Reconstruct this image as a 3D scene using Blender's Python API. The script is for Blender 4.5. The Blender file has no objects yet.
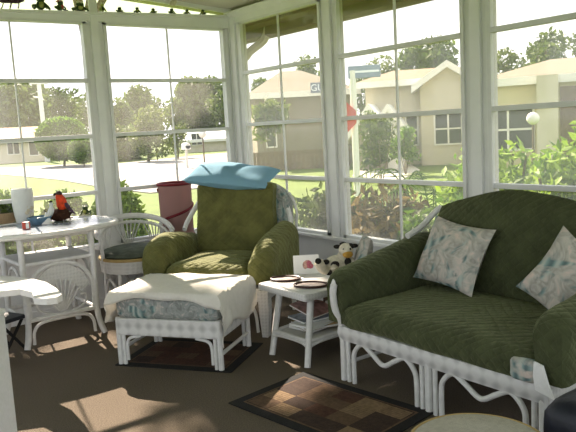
import bpy, bmesh, math, random
from mathutils import Vector, Matrix, noise
random.seed(7)
sc = bpy.context.scene
COL = sc.collection
PI = math.pi

# ------------------------------------------------------------------ camera
CAM = Vector((-3.856, -5.935, 1.55))
CR = Vector((0.79427691, -0.60509707, -0.05460521))
CD = Vector((-0.12157636, -0.07023835, -0.99009382))
CF = Vector((0.59526749, 0.79304736, -0.1293542))
FPX = 680.0
cd = bpy.data.cameras.new('camera'); cam = bpy.data.objects.new('camera', cd); COL.objects.link(cam)
cd.sensor_width = 36; cd.lens = FPX / 576 * 36; cd.clip_end = 600; cd.clip_start = .05
m = Matrix.Identity(4)
for i in range(3):
    m[i][0] = CR[i]; m[i][1] = -CD[i]; m[i][2] = -CF[i]; m[i][3] = CAM[i]
cam.matrix_world = m
sc.camera = cam

def ray(u, v): return CR * ((u - 288) / FPX) + CD * ((v - 216) / FPX) + CF
def at(u, v, D):                      # point seen at a pixel, D metres away over the ground
    r = ray(u, v); return CAM + r * (D / math.hypot(r.x, r.y))
def onz(u, v, z):
    r = ray(u, v); return CAM + r * ((z - CAM.z) / r.z)
def onx(u, v, x):
    r = ray(u, v); return CAM + r * ((x - CAM.x) / r.x)
GZ = -.35                             # outdoor ground level

# ------------------------------------------------------------------ materials
def newmat(name):
    mt = bpy.data.materials.new(name); mt.use_nodes = True
    nt = mt.node_tree; b = nt.nodes['Principled BSDF']
    return mt, nt, b
def coords(nt, scale=(1, 1, 1), rot=(0, 0, 0)):
    tc = nt.nodes.new('ShaderNodeTexCoord'); mp = nt.nodes.new('ShaderNodeMapping')
    mp.inputs['Scale'].default_value = scale; mp.inputs['Rotation'].default_value = rot
    nt.links.new(tc.outputs['Object'], mp.inputs['Vector']); return mp.outputs['Vector']
def noise_tex(nt, vec, scale, detail=4, dist=0):
    n = nt.nodes.new('ShaderNodeTexNoise'); n.inputs['Scale'].default_value = scale
    n.inputs['Detail'].default_value = detail; n.inputs['Distortion'].default_value = dist
    nt.links.new(vec, n.inputs['Vector']); return n
def ramp(nt, fac, stops, interp='LINEAR'):
    r = nt.nodes.new('ShaderNodeValToRGB'); cr = r.color_ramp; cr.interpolation = interp
    while len(cr.elements) < len(stops): cr.elements.new(0.5)
    for e, (p, c) in zip(cr.elements, stops): e.position = p; e.color = (*c, 1)
    nt.links.new(fac, r.inputs['Fac']); return r.outputs['Color']
def bump(nt, b, height, strength=.3, dist=.01):
    n = nt.nodes.new('ShaderNodeBump'); n.inputs['Strength'].default_value = strength; n.inputs['Distance'].default_value = dist
    nt.links.new(height, n.inputs['Height']); nt.links.new(n.outputs['Normal'], b.inputs['Normal'])
def mth(nt, op, a, b=None):
    n = nt.nodes.new('ShaderNodeMath'); n.operation = op
    for i, x in enumerate((a, b)):
        if x is None: continue
        if isinstance(x, (int, float)): n.inputs[i].default_value = x
        else: nt.links.new(x, n.inputs[i])
    return n.outputs[0]
def plain(name, c, rough=.6, var=.12, scale=12, bs=0, metal=0, spec=.3, bscale=None):
    mt, nt, b = newmat(name)
    v = coords(nt); n = noise_tex(nt, v, scale)
    lo = tuple(x * (1 - var) for x in c); hi = tuple(min(1, x * (1 + var)) for x in c)
    nt.links.new(ramp(nt, n.outputs['Fac'], [(.3, lo), (.7, hi)]), b.inputs['Base Color'])
    b.inputs['Roughness'].default_value = rough; b.inputs['Metallic'].default_value = metal
    b.inputs['Specular IOR Level'].default_value = spec
    if bs:
        n2 = noise_tex(nt, v, bscale or scale * 4); bump(nt, b, n2.outputs['Fac'], bs)
    return mt
def sep(nt, vec):
    s = nt.nodes.new('ShaderNodeSeparateXYZ'); nt.links.new(vec, s.inputs[0]); return s.outputs
def quilt(name, c, k=48):
    mt, nt, b = newmat(name); v = coords(nt); x, y, z = sep(nt, v)
    nz = noise_tex(nt, v, 5, 3)
    yz = mth(nt, 'ADD', y, z); w = mth(nt, 'MULTIPLY', nz.outputs['Fac'], .05)
    a = mth(nt, 'ABSOLUTE', mth(nt, 'SINE', mth(nt, 'MULTIPLY', mth(nt, 'ADD', mth(nt, 'ADD', x, yz), w), k)))
    d = mth(nt, 'ABSOLUTE', mth(nt, 'SINE', mth(nt, 'MULTIPLY', mth(nt, 'SUBTRACT', mth(nt, 'SUBTRACT', x, yz), w), k)))
    h = mth(nt, 'POWER', mth(nt, 'MULTIPLY', a, d), .5)
    wr = noise_tex(nt, v, 14, 5, .6)
    h2 = mth(nt, 'ADD', mth(nt, 'MULTIPLY', h, .55), mth(nt, 'MULTIPLY', wr.outputs['Fac'], 2.2))
    bump(nt, b, h2, .6, .018)
    fz = noise_tex(nt, v, 9, 6)
    nt.links.new(ramp(nt, fz.outputs['Fac'], [(.3, tuple(q * .75 for q in c)), (.7, tuple(q * 1.3 for q in c))]), b.inputs['Base Color'])
    b.inputs['Roughness'].default_value = .85; b.inputs['Specular IOR Level'].default_value = .15
    b.inputs['Sheen Weight'].default_value = .25; b.inputs['Sheen Tint'].default_value = (.7, .75, .4, 1)
    return mt
def floral(name, base, scale=6.0):
    mt, nt, b = newmat(name); v = coords(nt, (1, 1, 1))
    n1 = noise_tex(nt, v, scale, 3, 1.6); n2 = noise_tex(nt, v, scale * 2.2, 4, 2.2)
    wv = nt.nodes.new('ShaderNodeTexWave'); wv.inputs['Scale'].default_value = scale * .9; wv.inputs['Distortion'].default_value = 7; wv.inputs['Detail'].default_value = 2
    nt.links.new(v, wv.inputs['Vector'])
    teal = ramp(nt, wv.outputs['Fac'], [(0, (.07, .13, .135)), (.45, (.17, .27, .265)), (1, (.40, .45, .41))])
    cream = ramp(nt, n2.outputs['Fac'], [(.3, tuple(q * .62 for q in base)), (.55, base), (.75, (.62, .5, .44))])
    mx = nt.nodes.new('ShaderNodeMix'); mx.data_type = 'RGBA'
    nt.links.new(ramp(nt, n1.outputs['Fac'], [(.50, (0, 0, 0)), (.60, (.9, .9, .9))]), mx.inputs['Factor'])
    nt.links.new(cream, mx.inputs['A']); nt.links.new(teal, mx.inputs['B'])
    nt.links.new(mx.outputs['Result'], b.inputs['Base Color'])
    b.inputs['Roughness'].default_value = .9; b.inputs['Specular IOR Level'].default_value = .1
    bump(nt, b, n2.outputs['Fac'], .25)
    return mt
def wicker(name, c, k=120, lo=.86, bs=.3):
    mt, nt, b = newmat(name); v = coords(nt); x, y, z = sep(nt, v)
    u = mth(nt, 'ADD', x, y)
    a = mth(nt, 'SINE', mth(nt, 'MULTIPLY', mth(nt, 'ADD', u, z), k)); d = mth(nt, 'SINE', mth(nt, 'MULTIPLY', mth(nt, 'SUBTRACT', u, z), k))
    h = mth(nt, 'MULTIPLY', a, d); bump(nt, b, h, bs, .006)
    nt.links.new(ramp(nt, mth(nt, 'ADD', mth(nt, 'MULTIPLY', h, .5), .5), [(0, tuple(q * lo for q in c)), (.6, c)]), b.inputs['Base Color'])
    b.inputs['Roughness'].default_value = .6; b.inputs['Specular IOR Level'].default_value = .25
    return mt
def leafmat(name, c1, c2, trans=.35):
    mt, nt, b = newmat(name)
    oi = nt.nodes.new('ShaderNodeNewGeometry'); v = coords(nt)
    n = noise_tex(nt, v, 3.0, 2)
    colr = ramp(nt, mth(nt, 'FRACT', mth(nt, 'ADD', n.outputs['Fac'], mth(nt, 'MULTIPLY', oi.outputs['Random Per Island'], .6))), [(.2, c1), (.9, c2)])
    nt.links.new(colr, b.inputs['Base Color']); b.inputs['Roughness'].default_value = .6
    b.inputs['Specular IOR Level'].default_value = .3
    tr = nt.nodes.new('ShaderNodeBsdfTranslucent'); nt.links.new(colr, tr.inputs['Color'])
    mx = nt.nodes.new('ShaderNodeMixShader'); mx.inputs[0].default_value = trans
    nt.links.new(b.outputs[0], mx.inputs[1]); nt.links.new(tr.outputs[0], mx.inputs[2])
    nt.links.new(mx.outputs[0], nt.nodes['Material Output'].inputs['Surface'])
    return mt
def clothmat(name, c, trans=.3, bs=.3, scale=60):
    mt, nt, b = newmat(name); v = coords(nt); n = noise_tex(nt, v, scale, 3)
    b.inputs['Base Color'].default_value = (*c, 1); b.inputs['Roughness'].default_value = .9; b.inputs['Specular IOR Level'].default_value = .1
    nt.links.new(ramp(nt, n.outputs['Fac'], [(.3, tuple(q * .92 for q in c)), (.7, c)]), b.inputs['Base Color'])
    bump(nt, b, n.outputs['Fac'], bs)
    tr = nt.nodes.new('ShaderNodeBsdfTranslucent'); tr.inputs['Color'].default_value = (*c, 1)
    mx = nt.nodes.new('ShaderNodeMixShader'); mx.inputs[0].default_value = trans
    nt.links.new(b.outputs[0], mx.inputs[1]); nt.links.new(tr.outputs[0], mx.inputs[2])
    nt.links.new(mx.outputs[0], nt.nodes['Material Output'].inputs['Surface'])
    return mt
def glassmat(name, tint, haze, gloss):
    mt, nt, b = newmat(name); nt.nodes.remove(b)
    t = nt.nodes.new('ShaderNodeBsdfTransparent'); t.inputs['Color'].default_value = (*tint, 1)
    tl = nt.nodes.new('ShaderNodeBsdfTranslucent'); tl.inputs['Color'].default_value = (.9, .88, .78, 1)
    g = nt.nodes.new('ShaderNodeBsdfGlossy'); g.inputs['Roughness'].default_value = .06
    m1 = nt.nodes.new('ShaderNodeMixShader'); m2 = nt.nodes.new('ShaderNodeMixShader')
    v = coords(nt); n = noise_tex(nt, v, 2.2, 4, .8)
    hz = mth(nt, 'ADD', mth(nt, 'MULTIPLY', n.outputs['Fac'], haze * .8), haze * .6)
    nt.links.new(hz, m1.inputs[0]); m2.inputs[0].default_value = gloss
    nt.links.new(t.outputs[0], m1.inputs[1]); nt.links.new(tl.outputs[0], m1.inputs[2])
    nt.links.new(m1.outputs[0], m2.inputs[1]); nt.links.new(g.outputs[0], m2.inputs[2])
    nt.links.new(m2.outputs[0], nt.nodes['Material Output'].inputs['Surface'])
    return mt

WHITE = (.63, .62, .60)
M = dict(
    paint=plain('painted_wood', (.74, .74, .73), .5, .04, 6, .06),
    frame=plain('painted_aluminium', (.68, .68, .67), .45, .05, 8),
    ceiling=plain('ceiling_panel', (.56, .53, .46), .7, .06, 2, .1, bscale=30),
    rattan=plain('white_rattan', WHITE, .45, .08, 25, .15),
    wicker=wicker('white_wicker', WHITE),
    carpet=None, diamond=wicker('diamond_wicker', WHITE, 40, .66, .5),
    olive=quilt('olive_quilt', (.102, .102, .032)),
    green=quilt('dark_green_quilt', (.050, .058, .026)),
    floral=floral('floral_fabric', (.45, .43, .38), 5),
    floral_dark=floral('floral_upholstery', (.30, .32, .30), 7),
    blanket=clothmat('white_throw', (.80, .77, .70), .25, .4, 45),
    cover_white=clothmat('white_cotton', (.85, .84, .82), .2),
    blue=clothmat('blue_cotton', (.24, .43, .56), .25, .2, 8),
    vinyl=glassmat('clear_vinyl', (.91, .885, .90), .026, .025),
    vinyl_glare=glassmat('glare_haze_vinyl', (.91, .885, .85), .10, .025),  # extra haze in the vinyl stands in for glare on wall B panes
    glass=glassmat('transom_glass', (.86, .88, .68), .04, .02),
    tabletop=plain('glass_tabletop', (.24, .29, .34), .18, .15, 5, spec=.5),
    shelf=plain('painted_board', (.56, .55, .52), .5, .06, 10),
    ceramic=plain('white_ceramic', (.62, .63, .62), .35, .05, 20, spec=.5),
    mesh_pink=clothmat('pink_mesh', (.52, .32, .30), .5, .2, 200),
    red_band=plain('dark_red_trim', (.16, .010, .018), .6),
    dark=plain('black_vinyl', (.012, .014, .022), .45, .2, 10, .2),
    black=plain('black_yarn', (.012, .011, .010), .9, .2, 60, .5),
    brown1=plain('tan_yarn', (.20, .13, .070), .95, .25, 50, .6),
    brown2=plain('brown_yarn', (.105, .062, .034), .95, .25, 50, .6),
    brown3=plain('dark_brown_yarn', (.045, .026, .017), .95, .25, 50, .6),
    brown4=plain('chestnut_yarn', (.075, .032, .018), .95, .25, 50, .6),
    cream=plain('cream_weave', (.45, .42, .35), .8, .10, 60, .4),
    tan=plain('tan_piping', (.42, .30, .12), .7),
    wood=plain('brown_wood', (.16, .075, .03), .5, .25, 15),
    rim=plain('dark_rim', (.05, .022, .016), .4),
    paper=plain('white_paper', (.80, .80, .78), .6, .03),
    parrot_red=plain('red_feathers', (.62, .055, .012), .7, .35, 40, .5),
    parrot_brown=plain('brown_twigs', (.06, .022, .012), .9, .4, 30, .6),
    frog=plain('dark_green_resin', (.035, .065, .018), .5, .5, 30),
    frog_y=plain('yellow_green_resin', (.30, .33, .08), .5, .3, 30),
    red=plain('red_resin', (.40, .05, .03), .5, .2, 30),
    purple=plain('dusky_purple_resin', (.06, .03, .05), .6, .4, 40),
    eye=plain('white_eye', (.8, .8, .7), .4),
    blueglaze=plain('blue_glaze', (.10, .19, .27), .25, .3, 12, spec=.5),
    basket=wicker('brown_basket', (.30, .21, .12), 200),
    leaf=leafmat('green_leaf', (.030, .080, .008), (.13, .24, .02)),
    leaf_bright=leafmat('bright_leaf', (.08, .17, .015), (.28, .42, .045)),
    leaf_dull=leafmat('dull_leaf', (.032, .062, .014), (.110, .155, .030)),
    leaf_pale=leafmat('pale_leaf', (.055, .085, .02), (.16, .20, .05)),
    leaf_dry=leafmat('dry_leaf', (.10, .075, .03), (.28, .20, .08)),
    bark=plain('bark', (.14, .10, .07), .9, .3, 8, .5),
    lawn=plain('lawn_grass', (.085, .130, .014), .95, .2, 1.2, .4, bscale=8),
    road=plain('pale_asphalt', (.24, .225, .20), .9, .08, .6),
    concrete=plain('pale_concrete', (.50, .47, .40), .9, .1, 1),
    soil=plain('mulch', (.16, .10, .06), .95, .3, 5, .5),
    stucco_grey=plain('grey_stucco', (.24, .21, .16), .9, .08, 2, .1),
    stucco_pale=plain('pale_stucco', (.55, .50, .38), .9, .06, 2, .1),
    stucco_yellow=plain('yellow_stucco', (.56, .50, .30), .9, .06, 2, .1),
    roof_tan=plain('tan_shingle', (.21, .14, .095), .9, .12, 3, .3),
    roof_beige=plain('beige_shingle', (.19, .155, .115), .9, .1, 3, .3),
    roof_orange=plain('orange_shingle', (.36, .21, .11), .9, .12, 3, .3),
    roof_grey=plain('grey_shingle', (.14, .115, .085), .9, .12, 3, .3),
    trim=plain('white_trim', (.78, .76, .70), .6, .03),
    pane=plain('dark_window_pane', (.035, .04, .045), .1, .2, 3, spec=.6),
    brick=plain('brown_brick', (.16, .11, .08), .9, .25, 6),
    soffit=plain('brown_soffit', (.16, .11, .065), .7, .15, 5),
    spout=plain('beige_downspout', (.60, .55, .44), .5, .06, 5),
    stop=plain('red_sign', (.50, .05, .035), .5, .1, 3),
    signblue=plain('blue_grey_sign', (.20, .26, .36), .5, .08, 3),
    signtext=plain('white_lettering', (.85, .88, .95), .5, .02),
    signboard=plain('grey_blue_board', (.13, .15, .22), .6, .08, 3),
    pink=plain('pink_print', (.45, .12, .16), .6, .3, 60),
    cowblack=plain('black_plush', (.02, .018, .015), .95, .3, 40, .4),
    yellow=plain('yellow_plush', (.50, .28, .05), .95, .2, 40, .4),
    plush=plain('cream_plush', (.60, .55, .43), .95, .12, 40, .4),
    magA=plain('magazine_print', (.35, .30, .28), .4, .6, 30), magB=plain('blue_grey_print', (.16, .2, .26), .4, .5, 25),
    magC=plain('rose_print', (.36, .2, .17), .4, .5, 25), magD=plain('ochre_print', (.36, .22, .07), .5, .3, 20),
    seatpad=plain('dark_striped_pad', (.085, .10, .075), .8, .4, 12, .2),
    skin=plain('portrait_tones', (.50, .30, .24), .5, .4, 60),
)
def carpet():
    mt, nt, b = newmat('brown_carpet'); v = coords(nt)
    n = noise_tex(nt, v, 140, 2); n2 = noise_tex(nt, v, 1.6, 3)
    f = mth(nt, 'ADD', mth(nt, 'MULTIPLY', n.outputs['Fac'], .85), mth(nt, 'MULTIPLY', n2.outputs['Fac'], .15))
    nt.links.new(ramp(nt, f, [(.3, (.085, .067, .050)), (.7, (.165, .134, .100))]), b.inputs['Base Color'])
    b.inputs['Roughness'].default_value = .98; b.inputs['Specular IOR Level'].default_value = .08
    bump(nt, b, n.outputs['Fac'], .7, .01); return mt
M['carpet'] = carpet()

# ------------------------------------------------------------------ mesh helpers
def ob(name, bm, mat, parent=None, smooth=True, loc=None):
    bmesh.ops.recalc_face_normals(bm, faces=bm.faces[:])
    me = bpy.data.meshes.new(name); bm.to_mesh(me); bm.free()
    for mm in (mat if isinstance(mat, (list, tuple)) else [mat]): me.materials.append(mm)
    if smooth:
        me.polygons.foreach_set('use_smooth', [True] * len(me.polygons))
        try: me.set_sharp_from_angle(angle=math.radians(40))
        except Exception: pass
    o = bpy.data.objects.new(name, me); COL.objects.link(o)
    if parent: o.parent = parent
    if loc is not None: o.location = loc
    return o
def B(): return bmesh.new()
def tag(o, label, cat, group=None, kind=None):
    o['label'] = label; o['category'] = cat
    if group: o['group'] = group
    if kind: o['kind'] = kind
    return o
def thing(name, label, cat, loc=(0, 0, 0), rz=0, group=None):
    o = bpy.data.objects.new(name, None); COL.objects.link(o); o.empty_display_size = .1
    o.location = loc; o.rotation_euler = (0, 0, rz); return tag(o, label, cat, group)
def struct(name, bm, mat, parent=None, smooth=False):
    o = ob(name, bm, mat, parent, smooth)
    if not parent: o['kind'] = 'structure'
    return o
def dup(root, loc, rz=None, label=None, group=None, name=None):
    r = root.copy(); COL.objects.link(r); r.location = loc
    if rz is not None: r.rotation_euler = (0, 0, rz)
    if label: r['label'] = label
    if group: r['group'] = group
    for ch in list(root.children):
        c = ch.copy(); COL.objects.link(c); c.parent = r
        for g in list(ch.children):
            d = g.copy(); COL.objects.link(d); d.parent = c
    return r
def box(bm, x0, x1, y0, y1, z0, z1, mx=None, bev=0, mi=0):
    t = bmesh.new(); vs = bmesh.ops.create_cube(t, size=1)['verts']
    for v in vs: v.co = Vector(((x0 + x1) / 2 + v.co.x * (x1 - x0), (y0 + y1) / 2 + v.co.y * (y1 - y0), (z0 + z1) / 2 + v.co.z * (z1 - z0)))
    if bev: bmesh.ops.bevel(t, geom=t.edges[:], offset=bev, segments=2, affect='EDGES', profile=.5)
    merge(bm, t, mx, mi)
def merge(bm, t, mx=None, mi=0):
    mp = {}
    for v in t.verts: mp[v] = bm.verts.new(mx @ v.co if mx is not None else v.co)
    for f in t.faces:
        try: nf = bm.faces.new([mp[v] for v in f.verts]); nf.material_index = mi or f.material_index
        except ValueError: pass
    t.free()
def spline(pts, n=6):
    P = [Vector(p) for p in pts]
    if len(P) < 3 or n <= 1: return P
    out = []
    for i in range(len(P) - 1):
        a = P[i - 1] if i else P[0] * 2 - P[1]; b, c = P[i], P[i + 1]; d = P[i + 2] if i + 2 < len(P) else P[-1] * 2 - P[-2]
        for k in range(n):
            t = k / n; out.append(.5 * (2 * b + (c - a) * t + (2 * a - 5 * b + 4 * c - d) * t * t + (3 * b - 3 * c + d - a) * t ** 3))
    out.append(P[-1]); return out
def tube(bm, pts, r, seg=8, n=6, closed=False, mx=None, flat=None):
    P = spline(list(pts) + ([pts[0]] if closed else []), n)
    if closed: P = P[:-1]
    N = len(P); rs = r if isinstance(r, (list, tuple)) else None
    t = bmesh.new(); rings = []; up = None
    for i, p in enumerate(P):
        if closed: tan = P[(i + 1) % N] - P[i - 1]
        else: tan = P[min(i + 1, N - 1)] - P[max(i - 1, 0)]
        tan.normalize()
        if up is None: up = Vector((0, 0, 1)) if abs(tan.z) < .9 else Vector((1, 0, 0))
        up = up - tan * up.dot(tan)
        if up.length < 1e-5: up = tan.orthogonal()
        up.normalize()
        sd = tan.cross(up)
        if rs:
            f = i / max(1, N - 1) * (len(rs) - 1); k = min(int(f), len(rs) - 2); rr = rs[k] + (rs[k + 1] - rs[k]) * (f - k)
        else: rr = r
        fl = flat or 1
        rings.append([t.verts.new(p + (up * math.cos(a) * fl + sd * math.sin(a)) * rr) for a in [2 * PI * q / seg for q in range(seg)]])
    for i in range(N - (0 if closed else 1)):
        A, Bq = rings[i], rings[(i + 1) % N]
        for q in range(seg): t.faces.new([A[q], A[(q + 1) % seg], Bq[(q + 1) % seg], Bq[q]])
    if not closed:
        t.faces.new(rings[0][::-1]); t.faces.new(rings[-1])
    merge(bm, t, mx)
def lathe(bm, prof, seg=24, mx=None, sx=1, sy=1):
    t = bmesh.new(); rings = []
    for r, z in prof: rings.append([t.verts.new((r * sx * math.cos(2 * PI * q / seg), r * sy * math.sin(2 * PI * q / seg), z)) for q in range(seg)] if r > 1e-5 else [t.verts.new((0, 0, z))])
    for A, C in zip(rings, rings[1:]):
        if len(A) == 1 and len(C) == 1: continue
        for q in range(seg):
            f = [A[q % len(A)], A[(q + 1) % len(A)], C[(q + 1) % len(C)], C[q % len(C)]]
            u = []
            for v in f:
                if v not in u: u.append(v)
            t.faces.new(u)
    for R, rv in ((rings[0], True), (rings[-1], False)):
        if len(R) > 1: t.faces.new(R[::-1] if rv else R)
    merge(bm, t, mx)
def rbox(bm, x0, x1, y0, y1, z0, z1, r=.04, n=10, puff=0, nz=0, nsc=4, seed=0, mx=None):
    t = bmesh.new(); bmesh.ops.create_cube(t, size=2)
    bmesh.ops.subdivide_edges(t, edges=t.edges[:], cuts=n, use_grid_fill=True)
    c = Vector(((x0 + x1) / 2, (y0 + y1) / 2, (z0 + z1) / 2)); h = Vector(((x1 - x0) / 2, (y1 - y0) / 2, (z1 - z0) / 2))
    r = min(r, *h)
    for v in t.verts:
        p = Vector([max(-1, min(1, 1.0 * q)) for q in v.co])
        pp = Vector((p.x * h.x, p.y * h.y, p.z * h.z))
        inner = Vector([max(-(h[i] - r), min(h[i] - r, pp[i])) for i in range(3)])
        d = pp - inner
        if d.length > 1e-9: d = d.normalized() * r
        q = inner + d
        q.z += (1 if p.z > 0 else -.3) * puff * max(0, 1 - p.x ** 2) ** .6 * max(0, 1 - p.y ** 2) ** .6 * abs(p.z)
        q += c
        if nz: q += noise.noise_vector(q * nsc + Vector((seed, seed * 2.3, 0))) * nz
        v.co = q
    merge(bm, t, mx)
def pillow(bm, w, h, th, n=18, mx=None, seed=0, nz=.012, pinch=.10):
    t = bmesh.new(); G = {}
    for s in (1, -1):
        for i in range(n + 1):
            for j in range(n + 1):
                u, v = 2 * i / n - 1, 2 * j / n - 1
                if s == -1 and (i in (0, n) or j in (0, n)): G[s, i, j] = G[1, i, j]; continue
                k = ((1 - u * u) * (1 - v * v)) ** .42
                x = u * w / 2 * (1 - pinch * (1 - v * v) * abs(u)); y = v * h / 2 * (1 - pinch * (1 - u * u) * abs(v))
                p = Vector((x, y, s * th / 2 * k))
                p += noise.noise_vector(p * 6 + Vector((seed, 0, s * 3))) * nz * (k + .3)
                G[s, i, j] = t.verts.new(p)
    for s in (1, -1):
        for i in range(n):
            for j in range(n):
                f = [G[s, i, j], G[s, i + 1, j], G[s, i + 1, j + 1], G[s, i, j + 1]]
                try: t.faces.new(f if s == 1 else f[::-1])
                except ValueError: pass
    merge(bm, t, mx)
def loft(bm, secs, mx=None, caps=True):
    t = bmesh.new(); R = [[t.verts.new(p) for p in s] for s in secs]; k = len(secs[0])
    for A, C in zip(R, R[1:]):
        for q in range(k): t.faces.new([A[q], A[(q + 1) % k], C[(q + 1) % k], C[q]])
    if caps: t.faces.new(R[0][::-1]); t.faces.new(R[-1])
    merge(bm, t, mx)
def poly(bm, pts, z0, z1, mx=None):          # flat outline (x, y) given a thickness
    loft(bm, [[(x, y, z0) for x, y in pts], [(x, y, z1) for x, y in pts]], mx)
def frame_mx(origin, xa, ya, za):
    mm = Matrix.Identity(4)
    for i in range(3): mm[i][0] = xa[i]; mm[i][1] = ya[i]; mm[i][2] = za[i]; mm[i][3] = origin[i]
    return mm
def ball(bm, c, r, seg=12, s=(1, 1, 1), mx=None):
    t = bmesh.new(); bmesh.ops.create_uvsphere(t, u_segments=seg, v_segments=max(6, seg * 2 // 3), radius=r)
    for v in t.verts: v.co = Vector((v.co.x * s[0], v.co.y * s[1], v.co.z * s[2])) + Vector(c)
    merge(bm, t, mx)

# ------------------------------------------------------------------ room shell
A_WIN = [(-1.352, -.077), (-2.79, -1.516), (-4.22, -2.955)]
B_WIN = [(-1.418, -.173), (-2.911, -1.607), (-4.40, -3.102), (-5.89, -4.59)]
ZA = (.57, 1.062, 1.567, 2.055, 2.562); ZB = (.584, 1.083, 1.596, 2.106, 2.60)
XL, YB = -5.3, -8.2
b = B(); box(b, XL, .07, YB, .07, -.12, 0); struct('floor', b, M['carpet'])
def ceilz(x): return 2.745 - .075 * x
b = B(); loft(b, [[(x, YB, ceilz(x)), (x, .25, ceilz(x)), (x, .25, ceilz(x) + .12), (x, YB, ceilz(x) + .12)] for x in (XL, .38)]); struct('ceiling', b, M['ceiling'])
def ledz(x): return ZA[4] + .130 + .030 * x
# wall A (behind the armchair): knee wall, header beam, posts
b = B()
box(b, XL, .07, 0, .07, 0, ZA[0] - .02); loft(b, [[(x, -.02, ZA[4] + .004), (x, .07, ZA[4] + .004), (x, .07, ledz(x) - .02), (x, -.02, ledz(x) - .02)] for x in (XL, .07)])
xs = [-.077] + [v for w in A_WIN for v in (w[1], w[0])][1:]
posts = [(-.077, .07), (-1.516, -1.352), (-2.955, -2.79), (XL, -4.22)]
for x0, x1 in posts: box(b, x0, x1, 0, .07, ZA[0] - .03, ZA[4] + .02)
struct('wall_back', b, M['paint'])
b = B()
for x0, x1 in posts[:3]:
    w = x1 - x0; box(b, x0 + w * .28, x1 - w * .28, -.028, .0, ZA[0], ceilz(x0) - .01, bev=.004)
struct('trim_1', b, M['paint'])
b = B(); box(b, XL, 0, -.055, .0, ZA[0] - .03, ZA[0], bev=.006); box(b, -.0, .0 + .001, 0, .001, 0, .001); struct('trim_2', b, M['paint'])
b = B(); loft(b, [[(x, -.045, ledz(x) - .025), (x, .02, ledz(x) - .025), (x, .02, ledz(x)), (x, -.045, ledz(x))] for x in (XL, -.01)]); struct('trim_3', b, M['paint'])   # ledge of the transom
b = B(); box(b, XL, 0, -.014, 0, 0, .09); struct('baseboard_back', b, M['paint'])
b = B()

loft(b, [[(x, .028, ledz(x)), (x, .034, ledz(x)), (x, .034, ceilz(x)), (x, .028, ceilz(x))] for x in (-4.3, -.02)])
struct('window_8', b, M['glass'])
# ceiling trim along wall A
b = B(); loft(b, [[(x, -.05, ceilz(x) - .035), (x, -.0, ceilz(x) - .035), (x, 0, ceilz(x)), (x, -.05, ceilz(x))] for x in (XL, 0)]); struct('trim_4', b, M['paint'])
# wall B
b = B()
box(b, 0, .07, YB, .07, 0, ZB[0] - .02); box(b, -.02, .07, YB, 0, ZB[4] + .004, 2.72)
postsB = [(-.173, .07), (-1.607, -1.418), (-3.102, -2.911), (-4.59, -4.40), (YB, -5.89)]
for y0, y1 in postsB: box(b, 0, .07, y0, y1, ZB[0] - .03, ZB[4] + .02)
struct('wall_right', b, M['paint'])
b = B()
for y0, y1 in postsB[:4]:
    w = y1 - y0; box(b, -.028, 0, y0 + w * .28, min(-.03, y1 - w * .28), ZB[0], ZB[4] + .1, bev=.004)
struct('trim_5', b, M['paint'])
b = B(); box(b, -.055, 0, YB, 0, ZB[0] - .03, ZB[0], bev=.006); struct('trim_6', b, M['paint'])
b = B(); loft(b, [[(-.07, y, 2.70), (-.0, y, 2.64), (0, y, 2.71), (-.07, y, 2.715)] for y in (YB, 0)]); struct('trim_7', b, M['paint'])
b = B(); box(b, -.014, 0, YB, 0, 0, .09); struct('baseboard_right', b, M['paint'])
b = B(); box(b, XL - .1, XL, YB, .07, 0, .6); box(b, XL - .1, XL, YB, .07, 2.7, 3.2)
for y in (-.05, -1.6, -3.2, -4.8, -6.4, -8.1): box(b, XL - .1, XL, y - .08, y + .08, .6, 2.7)
struct('wall_left', b, M['paint'])

wn = [0]
def window(axis, a, c, zs):
    wn[0] += 1
    n = wn[0]; f = B()
    def bx(bm, s0, s1, d0, d1, z0, z1, bev=0):
        if axis == 'A': box(bm, s0, s1, d0, d1, z0, z1, bev=bev)
        else: box(bm, d0, d1, s0, s1, z0, z1, bev=bev)
    def d(v): return v
    bx(f, a, a + .028, -.02, .05, zs[0] - .02, zs[4]); bx(f, c - .028, c, -.02, .05, zs[0] - .02, zs[4])
    bx(f, a, c, -.02, .05, zs[4] - .018, zs[4] + .004); bx(f, a, c, -.02, .05, zs[0] - .02, zs[0] + .025)
    o = struct('window_%d' % n, f, M['frame'])
    rl = B()
    for i, z in enumerate(zs[1:4]): bx(rl, a + .02, c - .02, -.012 - .004 * i, .03, z - .017, z + .017, bev=.003)
    ob('sash_rail', rl, M['frame'], o, False)
    mt = B(); mid = (a + c) / 2
    for i in range(4): bx(mt, mid - .0065, mid + .0065, 0, .018, zs[i] + .015, zs[i + 1] - .015)
    ob('muntin', mt, M['frame'], o, False)
    for i in range(4):
        p = B(); bx(p, a + .02, c - .02, .006 + .003 * i, .009 + .003 * i, zs[i], zs[i + 1]); ob('vinyl_pane', p, M['vinyl' if axis == 'A' else 'vinyl_glare'], o, False)
for a, c in A_WIN: window('A', a, c, ZA)
for a, c in B_WIN: window('B', a, c, ZB)

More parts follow.
